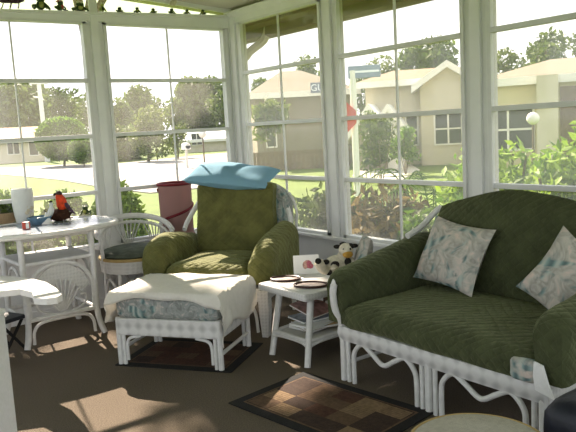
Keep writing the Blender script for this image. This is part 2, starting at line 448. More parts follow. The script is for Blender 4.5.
# ------------------------------------------------------------------ love seat
def armsec(x0, x1, zt, zb, y, k=14):
    cx = (x0 + x1) / 2; r = (x1 - x0) / 2
    pts = [(x1 - .01, y, zb)]
    for i in range(k + 1):
        a = PI * i / k; pts.append((cx + r * math.cos(a), y, zt - r * .9 + r * .9 * math.sin(a)))
    pts.append((x0 + .01, y, zb)); return pts
def arm_loft(bm, x0, x1, ys, zts, zb, round_front=.05, nz=.008, seed=1):
    secs = []; ys2 = spline([(y, z, 0) for y, z in zip(ys, zts)], 5)
    cx = (x0 + x1) / 2
    for i, p in enumerate(ys2):
        s = armsec(x0, x1, p.y, zb, p.x)
        sc_ = 1 if i > 2 else (.80, .93, .985)[i]
        s = [(cx + (q[0] - cx) * sc_, q[1], zb + (q[2] - zb) * (1 - (1 - sc_) * .35)) for q in s]
        s = [tuple(Vector(q) + noise.noise_vector(Vector(q) * 7 + Vector((seed, 0, 0))) * nz) for q in s]
        secs.append(s)
    loft(bm, secs)
ls = thing('love_seat', 'white wicker love seat under a dark green quilted cover, below the right-hand windows', 'sofa', (-.80, -3.585, 0), -PI / 2)
def arch(xa, xb, y, zt=.262, zd=.175, r=.0145, z0=0):
    w = xb - xa; f = B()
    tube(f, [(xa, y, z0), (xa, y, .12), (xa + .012, y, .20), (xa + w * .16, y, zt - .003), (xa + w * .32, y, .222), (xa + w * .5, y, zd), (xa + w * .68, y, .222), (xb - w * .16, y, zt - .003), (xb - .012, y, .20), (xb, y, .12), (xb, y, z0)], r, 8, 6)
    return f
FY = -.42
for x in (-.675, 0, .675):
    f = B(); tube(f, [(x, FY, 0), (x, FY, .30)] if x >= 0 else [(x, FY, 0), (x, FY - .0, .34), (x * 1.025, FY - .035, .44), (x * 1.03, FY - .045, .54), (x * 1.02, FY - .04, .60)], .021, 8, 1 if x >= 0 else 3)
    ob('leg', f, M['rattan'], ls)
for x in (-.63, -.045, .045, .63):
    f = B(); tube(f, [(x, FY, .0), (x, FY, .27)], .014, 8, 1); ob('post', f, M['rattan'], ls)
ob('arched_rail', arch(-.585, -.085, FY), M['rattan'], ls); ob('arched_rail', arch(.085, .585, FY), M['rattan'], ls)
for x in (-.675, .675):
    f = B(); tube(f, [(x, .40, 0), (x, .38, .5)], .021, 8, 1); ob('leg', f, M['rattan'], ls)
    f = B(); tube(f, [(x, .40, .10), (x, FY, .10)], .012, 8, 1); ob('stretcher', f, M['rattan'], ls)
f = B(); tube(f, [(-.675, .40, .14), (.675, .40, .14)], .012, 8, 1); ob('stretcher', f, M['rattan'], ls)
f = B(); loft(f, [[(x, FY - .012, .255), (x, FY - .03, .30), (x, FY - .02, .345), (x, FY + .03, .345), (x, FY + .03, .255)] for x in (-.69, -.3, 0, .3, .69)])
ob('apron', f, M['diamond'], ls)
f = B()
for s in (-1, 1): box(f, s * .69 - .015, s * .69 + .015, FY, .40, .25, .345)
box(f, -.69, .69, .37, .41, .25, .40); box(f, -.66, .66, FY, .39, .30, .335); ob('seat_frame', f, M['wicker'], ls)
f = B(); rbox(f, -.655, .655, -.465, .33, .335, .475, .06, 14, .035, .012, 5, 3)
ob('seat_cushion', f, M['green'], ls)
f = B(); secs = []
NX = 29
for i in range(NX):
    x = -.70 + 1.40 * i / (NX - 1); e = abs(x) / .70
    zt = (1.115 - .17 * (abs(x) / .70) ** 1.6) if e < .8 else (1.115 - .17 * .8 ** 1.6 - .30 * ((e - .8) / .2) ** 2.2)
    th = .085 * (1 - .55 * max(0, (e - .82) / .18) ** 2)
    s = []
    for k in range(17):
        a = k / 16; 
        if a < .45: t_ = a / .45; s.append((x, .29 + .10 * t_ - th * .25 * math.sin(PI * t_), .40 + (zt - .06 - .40) * t_))
        elif a < .55: t_ = (a - .45) / .10; s.append((x, .39 + .01 * 0 + (th * 1.1) * (1 - math.cos(PI * t_)) / 2, zt - .06 + .06 * math.sin(PI * t_)))
        else: t_ = (a - .55) / .45; s.append((x, .39 + th * 1.1 - .06 * t_, zt - .06 - (zt - .06 - .40) * t_))
    s = [tuple(Vector(q) + noise.noise_vector(Vector(q) * 5) * .012) for q in s]
    secs.append(s)
loft(f, secs); ob('backrest', f, M['green'], ls)
for s, sd in ((-1, 4), (1, 9)):
    x0, x1 = sorted((s * .625, s * .80)); f = B()
    arm_loft(f, x0, x1, [-.44, -.34, -.1, .12, .30, .42], [.655, .69, .725, .77, .80, .80], .36, seed=sd)
    a = ob('arm', f, M['green'], ls)
    f = B(); cx = s * .72
    if s < 0: lathe(f, [(0, -.010), (.04, -.008), (.05, 0), (.04, .008), (0, .010)], 16, frame_mx((s * .70, -.452, .575), (1, 0, 0), (0, 0, 1), (0, 1, 0)), .42, 1.15); ob('arm_end', f, M['rattan'], a)
    else: f.free()
    f = B(); tube(f, [(s * .70, .20, .80), (s * .695, .34, .85), (s * .67, .42, .92), (s * .62, .45, .97)], .02, 8); ob('arm_rod', f, M['rattan'], a)
f = B(); rbox(f, .525, .66, -.472, -.40, .345, .455, .03, 6, 0, .004); o = ob('exposed_cushion_corner', f, M['floral'], ls); o['label'] = 'floral cushion corner peeping out at the front of the dark green cover'
f = B()
loft(f, [[(.66, -.47, .46), (.70, -.47, .45), (.705, -.462, .45), (.66, -.462, .46)], [(.665, -.485, .40), (.735, -.485, .38), (.74, -.477, .38), (.665, -.477, .40)], [(.675, -.483, .335), (.765, -.483, .315), (.767, -.476, .315), (.68, -.476, .335)]])
o = ob('cover_tail', f, M['cover_white'], ls); o['label'] = 'white underside of the turned cover corner'

# throw pillows on the love seat (world positions)
def pose(o, right, up, origin):
    r = Vector(right).normalized(); u = Vector(up); u = (u - r * u.dot(r)).normalized(); n = r.cross(u)
    o.matrix_world = frame_mx(Vector(origin), r, u, n)
f = B(); pillow(f, .49, .43, .16, seed=2); o = ob('throw_pillow', f, M['floral'])
pose(o, (-.06, -1, -.10), (.42, 0.04, .90), (-.575, -3.235, .715))
tag(o, 'beige and teal floral throw pillow at the left end of the love seat', 'pillow', 'floral throw pillows')
f = B(); pillow(f, .44, .42, .16, seed=8); o = ob('throw_pillow', f, M['floral'])
pose(o, (-.05, -.84, -.50), (.30, -.48, .84), (-.60 - .0, -3.758 - .27 + .0, .62 + .045))
tag(o, 'beige and teal floral throw pillow tilted at the right end of the love seat', 'pillow', 'floral throw pillows')

# ------------------------------------------------------------------ armchair
TH = math.atan2(-.8211, .5707)
AC = Vector((-.985, -1.235, 0))
ch = thing('armchair', 'olive green quilted armchair with white wicker frame in the corner', 'armchair', AC, TH)
def arm2(bm, s, seed):
    secs = []; P = spline([(-.45, .52), (-.40, .66), (-.28, .735), (-.10, .75), (.08, .725), (.2, .70), (.32, .67)] if s < 0 else [(-.42, .50), (-.37, .62), (-.28, .69), (-.10, .735), (.12, .775), (.24, .785), (.32, .74)], 4)
    for i, p in enumerate([Vector((q[0], q[1], 0)) for q in P]):
        y, zt = p.x, p.y; pts = []
        for k in range(17):
            a = PI * k / 16
            x = .43 + (.098 if s > 0 else .104) * math.cos(a) + (.03 if s > 0 else .10) * (zt - .5); z = zt - .10 + .10 * math.sin(a)
            pts.append((x, z))
        zb = .40 - .12 * min(1, max(0, (y + .40) / .3))
        pts = [(.52, zb)] + [(.535, (zb + zt - .1) / 2)] + pts + [(.335, (.42 + zt - .1) / 2), (.345, max(zb, .40))]
        e = min(1, .72 + i * .08)
        pts = [(.425 + (x - .425) * e, z) for x, z in pts]
        secs.append([tuple(Vector((s * x, y, z)) + noise.noise_vector(Vector((s * x, y, z)) * 6 + Vector((seed, 0, 0))) * .016) for x, z in pts])
    loft(bm, secs)
for s, sd in ((-1, 2), (1, 6)):
    f = B(); arm2(f, s, sd); a = ob('arm', f, M['olive'], ch)
    f = B(); tube(f, [(s * .47, .22, .72), (s * .475, .30, .78), (s * .42, .38, .90), (s * .36, .42, .99)], .021, 8); ob('arm_rod', f, M['rattan'], a)
f = B(); rbox(f, -.335, .335, -.45, .22, .36, .53, .06, 12, .045, .012, 5, 5); ob('seat_cushion', f, M['olive'], ch)
f = B()
mxb = Matrix.Rotation(math.radians(-9), 4, 'X')
rbox(f, -.35, .345, .20, .36, .50, 1.125, .032, 14, 0, .010, 5, 7, Matrix.Translation((0, -.11, .06)) @ mxb @ Matrix.Translation((0, 0, -.03)))
ob('back_cushion', f, M['olive'], ch)
f = B()
pts = []
for k in range(25):
    a = PI * k / 24; pts.append((.115 + .335 * math.cos(a), .80 + .305 * math.sin(a) ** .6))
pts = [(.44, .30)] + pts + [(-.21, .30)]
loft(f, [[(x, y + (z - .3) * .13, z) for x, z in pts] for y in (.27, .30, .36, .39)])
o = ob('backrest', f, M['floral_dark'], ch); o['label'] = 'floral upholstered back behind the green quilted cushion'
f = B(); tube(f, [(.485, .36, .62), (.50, .40, .80), (.475, .42, .92), (.43, .43, 1.0)], .012, 8); ob('back_frame', f, M['rattan'], ch)
for s in (-1, 1):
    f = B(); loft(f, [[(s * (.47 + dx), y, z) for dx, y in ((-.045, -.43), (.035, -.43), (.035, -.36), (-.045, -.36))] if z > .1 else [(s * (.47 + dx), y, z) for dx, y in ((-.03, -.425), (.015, -.425), (.015, -.37), (-.03, -.37))] for z in (0, .2, .36)]); ob('leg', f, M['wicker'], ch, False)
    f = B(); tube(f, [(s * .45, .36, 0), (s * .44, .36, .4)], .022, 8, 1); ob('leg', f, M['rattan'], ch)
    f = B(); tube(f, [(s * .40, -.40, .03), (s * .385, -.40, .18), (s * .33, -.40, .255), (s * .22, -.40, .275)], .013, 8); ob('corner_brace', f, M['rattan'], ch)
f = B(); box(f, -.47, .47, -.42, -.385, .27, .37); box(f, -.46, .46, .34, .38, .27, .37)
for s in (-1, 1): box(f, s * .46 - .018, s * .46 + .018, -.40, .36, .27, .37)
box(f, -.45, .45, -.39, .36, .32, .36)
ob('seat_frame', f, M['wicker'], ch, False)

# blue pillow lying on top of the chair back
def chl(lx, ly, lz): return AC + Vector((.5707 * lx + .8211 * ly, -.8211 * lx + .5707 * ly, lz))
def blue_mx(o):
    r = Vector((.5707, -.8211, -.12)).normalized(); u = Vector((.8211, .5707, .30)); u = (u - r * u.dot(r)).normalized(); return frame_mx(o, r, u, r.cross(u))
f = B(); pillow(f, .76, .42, .17, 22, seed=5, nz=.016, pinch=.04)
o = ob('bed_pillow', f, M['blue'])
o.matrix_world = blue_mx(chl(-.06, .38, 1.165))
tag(o, 'light blue bed pillow lying across the top of the armchair back', 'pillow')

# ------------------------------------------------------------------ ottoman
OC = Vector((-1.697, -1.79, .010))
ot = thing('ottoman', 'white wicker ottoman with floral cushion in front of the armchair', 'ottoman', OC, TH)
hw, hd = .372, .245
for sx in (-1, 1):
    for sy in (-1, 1):
        f = B()
        tube(f, [(sx * hw, sy * hd, 0), (sx * hw, sy * hd, .33)], .019, 8, 1); tube(f, [(sx * (hw - .034), sy * hd, 0), (sx * (hw - .034), sy * hd, .26)], .013, 8, 1)
        ob('leg', f, M['rattan'], ot)
        if sy < 0:
            f = B(); tube(f, [(sx * (hw - .058), sy * hd, .03), (sx * (hw - .060), sy * hd, .14), (sx * (hw - .085), sy * hd, .185), (sx * (hw - .17), sy * hd, .203)], .011, 8); ob('corner_brace', f, M['rattan'], ot)
    f = B(); tube(f, [(sx * hw, -hd, .10), (sx * hw, hd, .10)], .013, 8, 1); ob('stretcher', f, M['rattan'], ot)
f = B()
for s in (-1, 1):
    box(f, -hw - .012, hw + .012, s * hd - .018, s * hd + .018, .208, .325, bev=.006); box(f, s * hw - .018, s * hw + .018, -hd, hd, .208, .325, bev=.006)
box(f, -hw, hw, -hd, hd, .29, .31); ob('apron', f, M['diamond'], ot, False)
f = B(); rbox(f, -hw - .015, hw + .015, -hd - .02, hd + .02, .315, .485, .055, 12, .02, .006); ob('cushion', f, M['floral_dark'], ot)
# throw blanket over it
f = B(); NA, NB = 60, 44; V = {}
ex, ey, zt = hw + .028, hd + .034, .498
for i in range(NA + 1):
    for j in range(NB + 1):
        s, t = i / NA, j / NB
        fr = .075 * (1 - .9 * math.exp(-((s - .45) / .33) ** 2)) + .012 + .010 * math.sin(s * 17) + .16 * max(0, (s - .90) / .10)   # how far it hangs at the front
        lf = .15 + .05 * math.sin(t * 9); rt = .22 + .03 * math.sin(t * 11)
        a = -ex - lf + s * (2 * ex + lf + rt); bb = -ey - fr + t * (2 * ey + fr + .10)
        dx = max(0, abs(a) - ex); dy = max(0, abs(bb) - ey)
        x = max(-ex, min(ex, a)); y = max(-ey, min(ey, bb))
        dr = math.hypot(dx, dy) if dx and dy else dx + dy
        crown = .022 * max(0, 1 - (x / ex) ** 2) * max(0, 1 - (y / ey) ** 2)
        rr = .02 * (1 - math.exp(-dr / .03))
        x += math.copysign(rr, a) * (dx > 0); y += math.copysign(rr, bb) * (dy > 0)
        z = zt - dr + crown + .012 * (dr < .02) - .004
        p = Vector((x, y, z)); w = noise.noise_vector(p * 8) * (.010 + .02 * min(1, dr / .1))
        if dr < .01: w.z = abs(w.z) * 1.3
        else: w = Vector((abs(w.x) * math.copysign(1, a) * (dx > 0), abs(w.y) * math.copysign(1, bb) * (dy > 0), w.z * .4))
        V[i, j] = f.verts.new(p + w)
for i in range(NA):
    for j in range(NB): f.faces.new([V[i, j], V[i + 1, j], V[i + 1, j + 1], V[i, j + 1]])
o = ob('throw_blanket', f, M['blanket'], loc=OC); o.rotation_euler = (0, 0, TH)
md = o.modifiers.new('thick', 'SOLIDIFY'); md.thickness = .006; md.offset = 1
tag(o, 'cream white throw blanket draped over the ottoman', 'blanket')

# ------------------------------------------------------------------ rugs
def rug(label, center, rz, w, d, cols, seed, nx, ny):
    random.seed(seed); t = thing('rug', label, 'rug', center, rz, 'brown patchwork rugs')
    f = B(); box(f, -w / 2, w / 2, -d / 2, d / 2, .001, .009, bev=.003); ob('border', f, M['black'], t, False)
    f = B(); q = .062; box(f, -w / 2 + q, w / 2 - q, -d / 2 + q, d / 2 - q, .009, .0095); ob('border_stripe', f, M['brown2'], t, False)
    f = B(); q = .082; X0, Y0 = -w / 2 + q, -d / 2 + q; W, D = w - 2 * q, d - 2 * q
    box(f, X0 - .008, X0 + W + .008, Y0 - .008, Y0 + D + .008, .0095, .0098, mi=2)
    for i in range(nx):
        for j in range(ny):
            k = random.choice((0, 0, 1, 1, 2, 3)); n = 6 if (i + j) % 2 else 1
            for s in range(n):
                xa = X0 + W * (i + s / n) / nx; xb = X0 + W * (i + (s + .82) / n) / nx if n > 1 else X0 + W * (i + 1) / nx
                box(f, xa, xb, Y0 + D * j / ny, Y0 + D * (j + 1) / ny, .0095, .0105, mi=k)
    ob('field', f, [M[c] for c in cols], t, False); return t
rug('black bordered patchwork rug on the open carpet in front of the love seat', (-1.575, -3.165, 0), math.radians(7), .62, .98, ('brown1', 'brown2', 'brown3', 'brown4'), 3, 4, 5)
rug('black bordered patchwork rug under the ottoman', tuple(OC + Vector((.035, -.0, -.010))), TH, .86, .60, ('brown4', 'brown2', 'brown3', 'brown4'), 5, 5, 4)

# ------------------------------------------------------------------ wicker side table
st = thing('side_table', 'white wicker side table between the armchair and the love seat', 'side table', (-.93, -2.29, 0))
X0, X1, Y0, Y1, ZT = -.29, .31, -.27, .27, .47
f = B(); box(f, X0, X1, Y0, Y1, ZT - .05, ZT, bev=.012); ob('table_top', f, M['wicker'], st, False)
legs = [((-.20, .13), (-.335, .075)), ((-.19, -.20), (-.325, -.30)), ((.22, .13), (.32, .20)), ((.22, -.20), (.32, -.28))]
for (a, c) in legs:
    f = B(); tube(f, [(*a, ZT - .05), (*c, 0)], [.024, .021], 10, 1); ob('leg', f, M['rattan'], st)
def lp(i, z):
    (a, c) = legs[i]; t = 1 - z / (ZT - .05); return Vector((a[0] + (c[0] - a[0]) * t, a[1] + (c[1] - a[1]) * t, z))
f = B(); zs = .145
P = [lp(0, zs), lp(1, zs), lp(3, zs), lp(2, zs)]
poly(f, [(p.x, p.y) for p in P], zs - .008, zs + .008); ob('shelf', f, M['shelf'], st, False)
for i, j in ((0, 1), (1, 3), (3, 2), (2, 0)):
    a, c = lp(i, zs), lp(j, zs); mid = (a + c) / 2
    f = B(); tube(f, [lp(i, .05), lp(i, .10) * .9 + mid * .1 + Vector((0, 0, .025)), mid + Vector((0, 0, -.005)), lp(j, .10) * .9 + mid * .1 + Vector((0, 0, .025)), lp(j, .05)], .012, 8); ob('arched_brace', f, M['rattan'], st)
    f = B(); tube(f, [a + Vector((0, 0, .012)), c + Vector((0, 0, .012))], .014, 8, 1); ob('shelf_rail', f, M['rattan'], st)
SW = Vector((-.93, -2.29, 0))
# magazines in the rack of the table
mags = [('magA', 'white_paper', .22, .28, .018, (-.03, -.02), 8, 'grey printed magazine at the bottom of the pile in the side table'),
        ('magD', 'white_paper', .24, .30, .016, (-.02, -.05), -14, 'ochre covered magazine on the pile in the side table'),
        ('paper', 'white_paper', .21, .28, .016, (-.06, -.06), 12, 'white covered magazine low in the side table, second from the top of its pile'),
        ('magB', 'white_paper', .21, .27, .014, (-.02, .01), -6, 'blue grey magazine at the top of the pile in the side table')]
z = zs + .012 + .002
for cm, _, w, d, th, (x, y), rz, lab in mags:
    t = thing('magazine', lab, 'magazine', tuple(SW + Vector((x, y, z))), math.radians(rz), 'magazines in the side table')
    f = B(); box(f, -d / 2, d / 2, -w / 2, w / 2, .001, th - .001); ob('pages', f, M['paper'], t, False)
    f = B(); box(f, -d / 2 - .002, d / 2 + .002, -w / 2 - .002, w / 2 + .002, th - .001, th); box(f, -d / 2 - .002, d / 2 + .002, -w / 2 - .002, w / 2 + .002, 0, .001); ob('cover', f, M[cm], t, False)
    z += th + .001
t = thing('magazine', 'rose coloured magazine leaning up inside the side table above the pile', 'magazine', tuple(SW + Vector((0, .02, z + .046))), .2, 'magazines in the side table'); t.rotation_euler = (math.radians(17), 0, .2)
f = B(); box(f, -.13, .13, -.11, .11, .001, .010); ob('pages', f, M['paper'], t, False)
f = B(); box(f, -.132, .132, -.112, .112, .010, .0115); box(f, -.132, .132, -.112, .112, 0, .001); ob('cover', f, M['magC'], t, False)
t = thing('book', 'brown hardback book lying high in the side table under its top', 'book', tuple(SW + Vector((.12, .06, z + .10))), .3); t.rotation_euler = (math.radians(4), 0, .3)
f = B(); box(f, -.10, .10, -.075, .075, .004, .030); ob('pages', f, M['paper'], t, False)
f = B(); box(f, -.103, .103, -.08, .08, .030, .034); box(f, -.103, .103, -.08, .08, 0, .004); box(f, -.103, .103, -.08, -.076, 0, .034); ob('cover', f, M['wood'], t, False)
# oval dishes
def dish(label, c, rx, ry, rz):
    t = thing('oval_tray', label, 'tray', c, rz, 'oval trays on the side table')
    f = B(); lathe(f, [(0, .001), (.9, .001), (.96, .004), (.9, .006), (0, .005)], 28, None, rx, ry); ob('plate', f, M['magA'] if rx > .1 else M['cream'], t)
    f = B(); tube(f, [(rx * math.cos(2 * PI * k / 20), ry * math.sin(2 * PI * k / 20), .009) for k in range(20)], .008, 8, 2, True); ob('tray_rim', f, M['rim'], t)
dish('oval dark-rimmed tray on the side table, nearer the armchair', (-1.03, -2.10, ZT + .001), .105, .075, math.radians(-50))
dish('larger oval dark-rimmed tray on the side table, nearer the love seat', (-1.03, -2.385, ZT + .001), .115, .085, math.radians(-55))
# photo frame
t = thing('photo_frame', 'white framed picture standing at the back of the side table', 'picture frame', (-.815, -2.075, ZT + .001), math.atan2(-.60, .80))
mxf = Matrix.Rotation(math.radians(-12), 4, 'X')
f = B()
for x0, x1, z0, z1 in ((-.095, .095, 0, .028), (-.095, .095, .112, .14), (-.095, -.07, .028, .112), (.07, .095, .028, .112)): box(f, x0, x1, 0, .012, z0, z1, mxf)
box(f, -.075, .075, .008, .012, .02, .12, mxf); ob('frame', f, M['paper'], t, False)
f = B(); box(f, -.07, .07, .004, .007, .028, .112, mxf); ob('picture', f, M['paper'], t, False)
f = B(); ball(f, (.012, .003, .072), .030, 12, (1, .1, 1), mxf); ball(f, (.03, .003, .058), .022, 12, (1, .1, .9), mxf); ob('portrait', f, M['pink'], t)
f = B(); ball(f, (-.008, .002, .066), .024, 12, (.8, .1, 1.2), mxf); ball(f, (.004, .002, .092), .014, 10, (1, .1, .7), mxf); ob('portrait', f, M['skin'], t)
f = B(); box(f, -.012, .012, .012, .075, 0, .004); ob('easel_back', f, M['paper'], t, False)
# spotted plush cow
cow = thing('plush_cow', 'cream plush cow with black spots and yellow muzzle on the side table', 'stuffed toy', (-.73, -2.36, ZT + .001), math.radians(-128)); cow.scale = (.80, .80, .80)
f = B(); ball(f, (0, -.03, .105), .10, 18, (.9, 1.25, 1.0)); ball(f, (.0, .03, .17), .07, 14); ob('body', f, M['plush'], cow)
f = B(); ball(f, (.05, .05, .255), .07, 16, (1.05, .95, .9)); hd_ = ob('head', f, M['plush'], cow)
f = B(); ball(f, (.105, .06, .225), .042, 12, (.9, 1.1, .75)); ob('muzzle', f, M['yellow'], hd_)
for s_ in (-1, 1):
    f = B(); ball(f, (.03, .05 + s_ * .075, .285), .028, 10, (.5, 1.2, .7)); ob('ear', f, M['cowblack'], hd_)
    f = B(); ball(f, (.105, .055 + s_ * .028, .272), .011, 8); ob('eye', f, M['cowblack'], hd_)
for c, r_, sc3 in (((.055, .09, .285), .042, (1, .8, .7)), ((.0, .03, .300), .035, (1, 1, .6))):
    f = B(); ball(f, c, r_, 10, sc3); ob('spot', f, M['cowblack'], hd_)
for s_ in (-1, 1):
    f = B(); tube(f, [(.02, .03 + s_ * .06, .16), (.07, .03 + s_ * .09, .12), (.10, .03 + s_ * .08, .09)], [.032, .032, .034], 10); ob('foreleg', f, M['plush'], cow)
f = B(); tube(f, [(.02, .08, .05), (.10, .11, .045), (.15, .12, .05)], [.045, .042, .040], 10); ob('hind_leg', f, M['plush'], cow)
f = B(); tube(f, [(.02, -.10, .08), (.08, -.16, .10), (.10, -.20, .17)], [.045, .042, .045], 10); ob('hind_leg', f, M['plush'], cow)
for c, r_, sc3 in (((.065, .06, .15), .04, (.6, .8, 1)), ((.07, -.05, .13), .045, (.6, 1, .8)), ((.06, -.11, .07), .04, (.8, .9, .8)), ((.135, -.20, .185), .028, (.6, 1, 1)), ((.10, .0, .06), .035, (.5, 1.2, .8)), ((.06, -.13, .16), .03, (.8, 1, .8))):
    f = B(); ball(f, c, r_, 10, sc3); ob('spot', f, M['cowblack'], cow)
f = B(); pillow(f, .26, .30, .10, 14, seed=12)
o = ob('small_cushion', f, M['floral']); pose(o, (-.55, -.8, 0), (.25, -.1, .95), (-.64, -2.50, ZT + .165))
tag(o, 'small pale floral cushion standing behind the plush cow on the side table', 'pillow')

# ------------------------------------------------------------------ tall rattan table with fan panel, left
rt = thing('rattan_table', 'tall white rattan table with oval blue-grey top and fan panel', 'table', (-2.19, -.49, 0))
LX, LY0, LY1, RZ = .27, -.26, .26, .875
f = B(); ov = lambda k, a, c, e=2.4: (a * math.copysign(abs(math.cos(k)) ** (2 / e), math.cos(k)), c * math.copysign(abs(math.sin(k)) ** (2 / e), math.sin(k)))
poly(f, [ov(2 * PI * k / 48, .545, .40) for k in range(48)], RZ - .02, RZ + .004); ob('table_top', f, M['tabletop'], rt, False)
f = B(); tube(f, [(*ov(2 * PI * k / 40, .555, .412), RZ - .010) for k in range(40)], .022, 8, 2, True); ob('top_rim', f, M['rattan'], rt)
for sx in (-1, 1):
    for y in (LY0, LY1):
        f = B(); sg = -1 if y < 0 else 1
        tube(f, [(sx * LX, y, RZ - .02), (sx * LX, y, .25), (sx * (LX + .01), y + sg * .01, .10), (sx * (LX + .035), y + sg * .03, 0)], .024, 10, 4); ob('leg', f, M['rattan'], rt)
f = B()
for z in (.825, .635):
    for y in (LY0, LY1): tube(f, [(-LX, y, z), (LX, y, z)], .016, 8, 1)
    for sx in (-1, 1): tube(f, [(sx * LX, LY0, z), (sx * LX, LY1, z)], .016, 8, 1)
ob('rail', f, M['rattan'], rt)
f = B(); box(f, -LX, LX, LY0, LY1, .635, .65); ob('shelf', f, M['shelf'], rt, False)
# fan panel on the front
f = B(); cz, R = .25, .335
tube(f, [(-LX + .02, LY0, .22), (-LX + .02, LY0, .42), (-.19, LY0, .54), (-.10, LY0, .598), (0, LY0, .612), (.10, LY0, .598), (.19, LY0, .54), (LX - .02, LY0, .42), (LX - .02, LY0, .22)], .017, 8); pan = ob('fan_arch', f, M['rattan'], rt)
f = B()
a0, a1 = math.radians(28), math.radians(152); ins = []; outs = []
for k in range(25):
    a = a0 + (a1 - a0) * k / 24; outs.append((.275 * math.cos(a) * .95, cz + .352 * math.sin(a))); ins.append((.175 * math.cos(a), cz + .225 * math.sin(a)))
for k in range(24):
    q = [outs[k], outs[k + 1], ins[k + 1], ins[k]]
    loft(f, [[(x, LY0 - .006, z) for x, z in q], [(x, LY0 + .006, z) for x, z in q]])
ob('woven_band', f, M['wicker'], rt, False)
f = B()
for k in range(9):
    a = math.radians(38 + 13 * k); tube(f, [(.03 * math.cos(a), LY0, cz - .03 + .03 * math.sin(a)), (.185 * math.cos(a), LY0 - .004, cz + .235 * math.sin(a) + .01)], .0095, 6, 1)
ob('fan_spoke', f, M['rattan'], rt)
for s in (-1, 1): f = B(); tube(f, [(s * .07, LY0, .225), (s * .14, LY0, .245), (s * .19, LY0, .29), (s * .185, LY0, .335), (s * .15, LY0, .34)], .009, 8); ob('scroll', f, M['rattan'], rt)
f = B(); tube(f, [(-LX, LY0, .21), (LX, LY0, .21)], .018, 8, 1); tube(f, [(-LX, LY1, .21), (LX, LY1, .21)], .018, 8, 1)
for sx in (-1, 1): tube(f, [(sx * LX, LY0, .21), (sx * LX, LY1, .21)], .014, 8, 1)
ob('lower_rail', f, M['rattan'], rt)
f = B(); tube(f, [(-LX + .03, LY0, .02), (-LX + .04, LY0, .12), (-.17, LY0, .175), (0, LY0, .185), (.17, LY0, .175), (LX - .04, LY0, .12), (LX - .03, LY0, .02)], .013, 8); ob('arched_brace', f, M['rattan'], rt)
for sx in (-1, 1):
    f = B(); tube(f, [(sx * LX, LY0 + .02, .34), (sx * LX, -.1, .56), (sx * LX, .08, .56), (sx * LX, LY1 - .02, .34)], .012, 8); ob('side_hoop', f, M['rattan'], rt)
# things on it
TZ = RZ + .0045
def tp(u, v): return onz(u, v, TZ)
t = thing('plant_basket', 'brown basket of dry greenery at the left end of the tall rattan table', 'potted plant', tp(5, 223))
f = B(); lathe(f, [(0, 0), (.075, .001), (.10, .035), (.105, .085), (.098, .09), (.09, .06), (0, .05)], 20); ob('basket', f, M['basket'], t)
f = B(); random.seed(3)
for k in range(90):
    a = random.uniform(0, 2 * PI); r = random.uniform(0, .095); h = random.uniform(.07, .17); q = random.uniform(0, PI)
    c = Vector((r * math.cos(a), r * math.sin(a), h)); d = Vector((math.cos(q), math.sin(q), random.uniform(-.6, .6))) * .026; e = Vector((-d.y, d.x, .02)) * .6
    f.faces.new([f.verts.new(c + p) for p in (-d, e, d, -e)])
ob('foliage', f, M['leaf_dull'], t, False)
t = thing('vase', 'tall white cylinder vase with raised flowers on the rattan table', 'vase', tp(25, 222.5))
f = B(); lathe(f, [(0, 0), (.060, 0), (.068, .01), (.076, .06), (.086, .15), (.086, .25), (.080, .285), (.074, .285), (.078, .25), (.078, .15), (.06, .015), (0, .012)], 28); ob('body', f, M['ceramic'], t)
f = B(); random.seed(5)
for k in range(7): ball(f, (.02 + .025 * math.sin(k * 2), -.078 + .006 * (k / 3.5 - 1) , .05 + .018 * k), .016, 8, (1, .6, 1))
ob('raised_flower', f, M['plush'], t)
t = thing('candle_jar', 'small red and white glass jar at the foot of the white vase', 'jar', tp(26.5, 229))
f = B(); lathe(f, [(0, 0), (.028, 0), (.03, .005), (.03, .05), (.026, .055), (0, .05)], 16); ob('glass', f, M['red'], t)
f = B(); box(f, -.01, .012, -.034, -.029, .006, .048); ob('paper_tag', f, M['paper'], t, False)
t = thing('dish', 'blue glazed dish beside the white vase on the rattan table', 'dish', tp(40, 224))
f = B(); lathe(f, [(0, 0), (.06, 0), (.085, .025), (.098, .06), (.092, .062), (.075, .03), (0, .02)], 24); ob('bowl', f, M['blueglaze'], t)
f = B(); tube(f, [(.075, 0, .05), (.10, 0, .10), (.105, .0, .14)], [.022, .026, .012], 8); ball(f, (.105, 0, .15), .018, 8); ob('gull_handle', f, M['ceramic'], t)
f = B(); ball(f, (.10, 0, .172), .012, 8, (1.6, 1, .7)); ob('beak', f, M['black'], t)
t = thing('ornament', 'small white paper cone ornament between the blue dish and the red parrot', 'ornament', tp(47, 224))
f = B(); lathe(f, [(0, 0), (.042, 0), (.045, .006), (.006, .085), (0, .088)], 14); ob('cone', f, M['paper'], t)
f = B(); ball(f, (0, 0, .09), .007, 8); ob('cone_tip', f, M['paper'], t)
t = thing('parrot_figurine', 'red parrot figurine on a dark twiggy nest, on the rattan table', 'figurine', tp(62, 220.5), math.radians(-35))
f = B(); random.seed(9); ball(f, (-.02, 0, .05), .07, 14, (1.35, 1, .75))
for k in range(60):
    a = random.uniform(0, 2 * PI); c = Vector((-.02 + .085 * math.cos(a), .065 * math.sin(a), random.uniform(.015, .10))); d = Vector((random.uniform(-1, 1), random.uniform(-1, 1), random.uniform(-.7, .9))) * .035
    tube(f, [c - d, c + d], .004, 4, 1)
ob('nest', f, M['parrot_brown'], t)
f = B(); tube(f, [(.0, 0, .075), (.012, 0, .12), (.008, 0, .17), (-.004, 0, .205), (-.006, 0, .235)], [.022, .045, .042, .032, .018], 12); pb = ob('body', f, M['parrot_red'], t)
f = B(); ball(f, (-.004, 0, .225), .027, 12); ob('head', f, M['rim'], t)
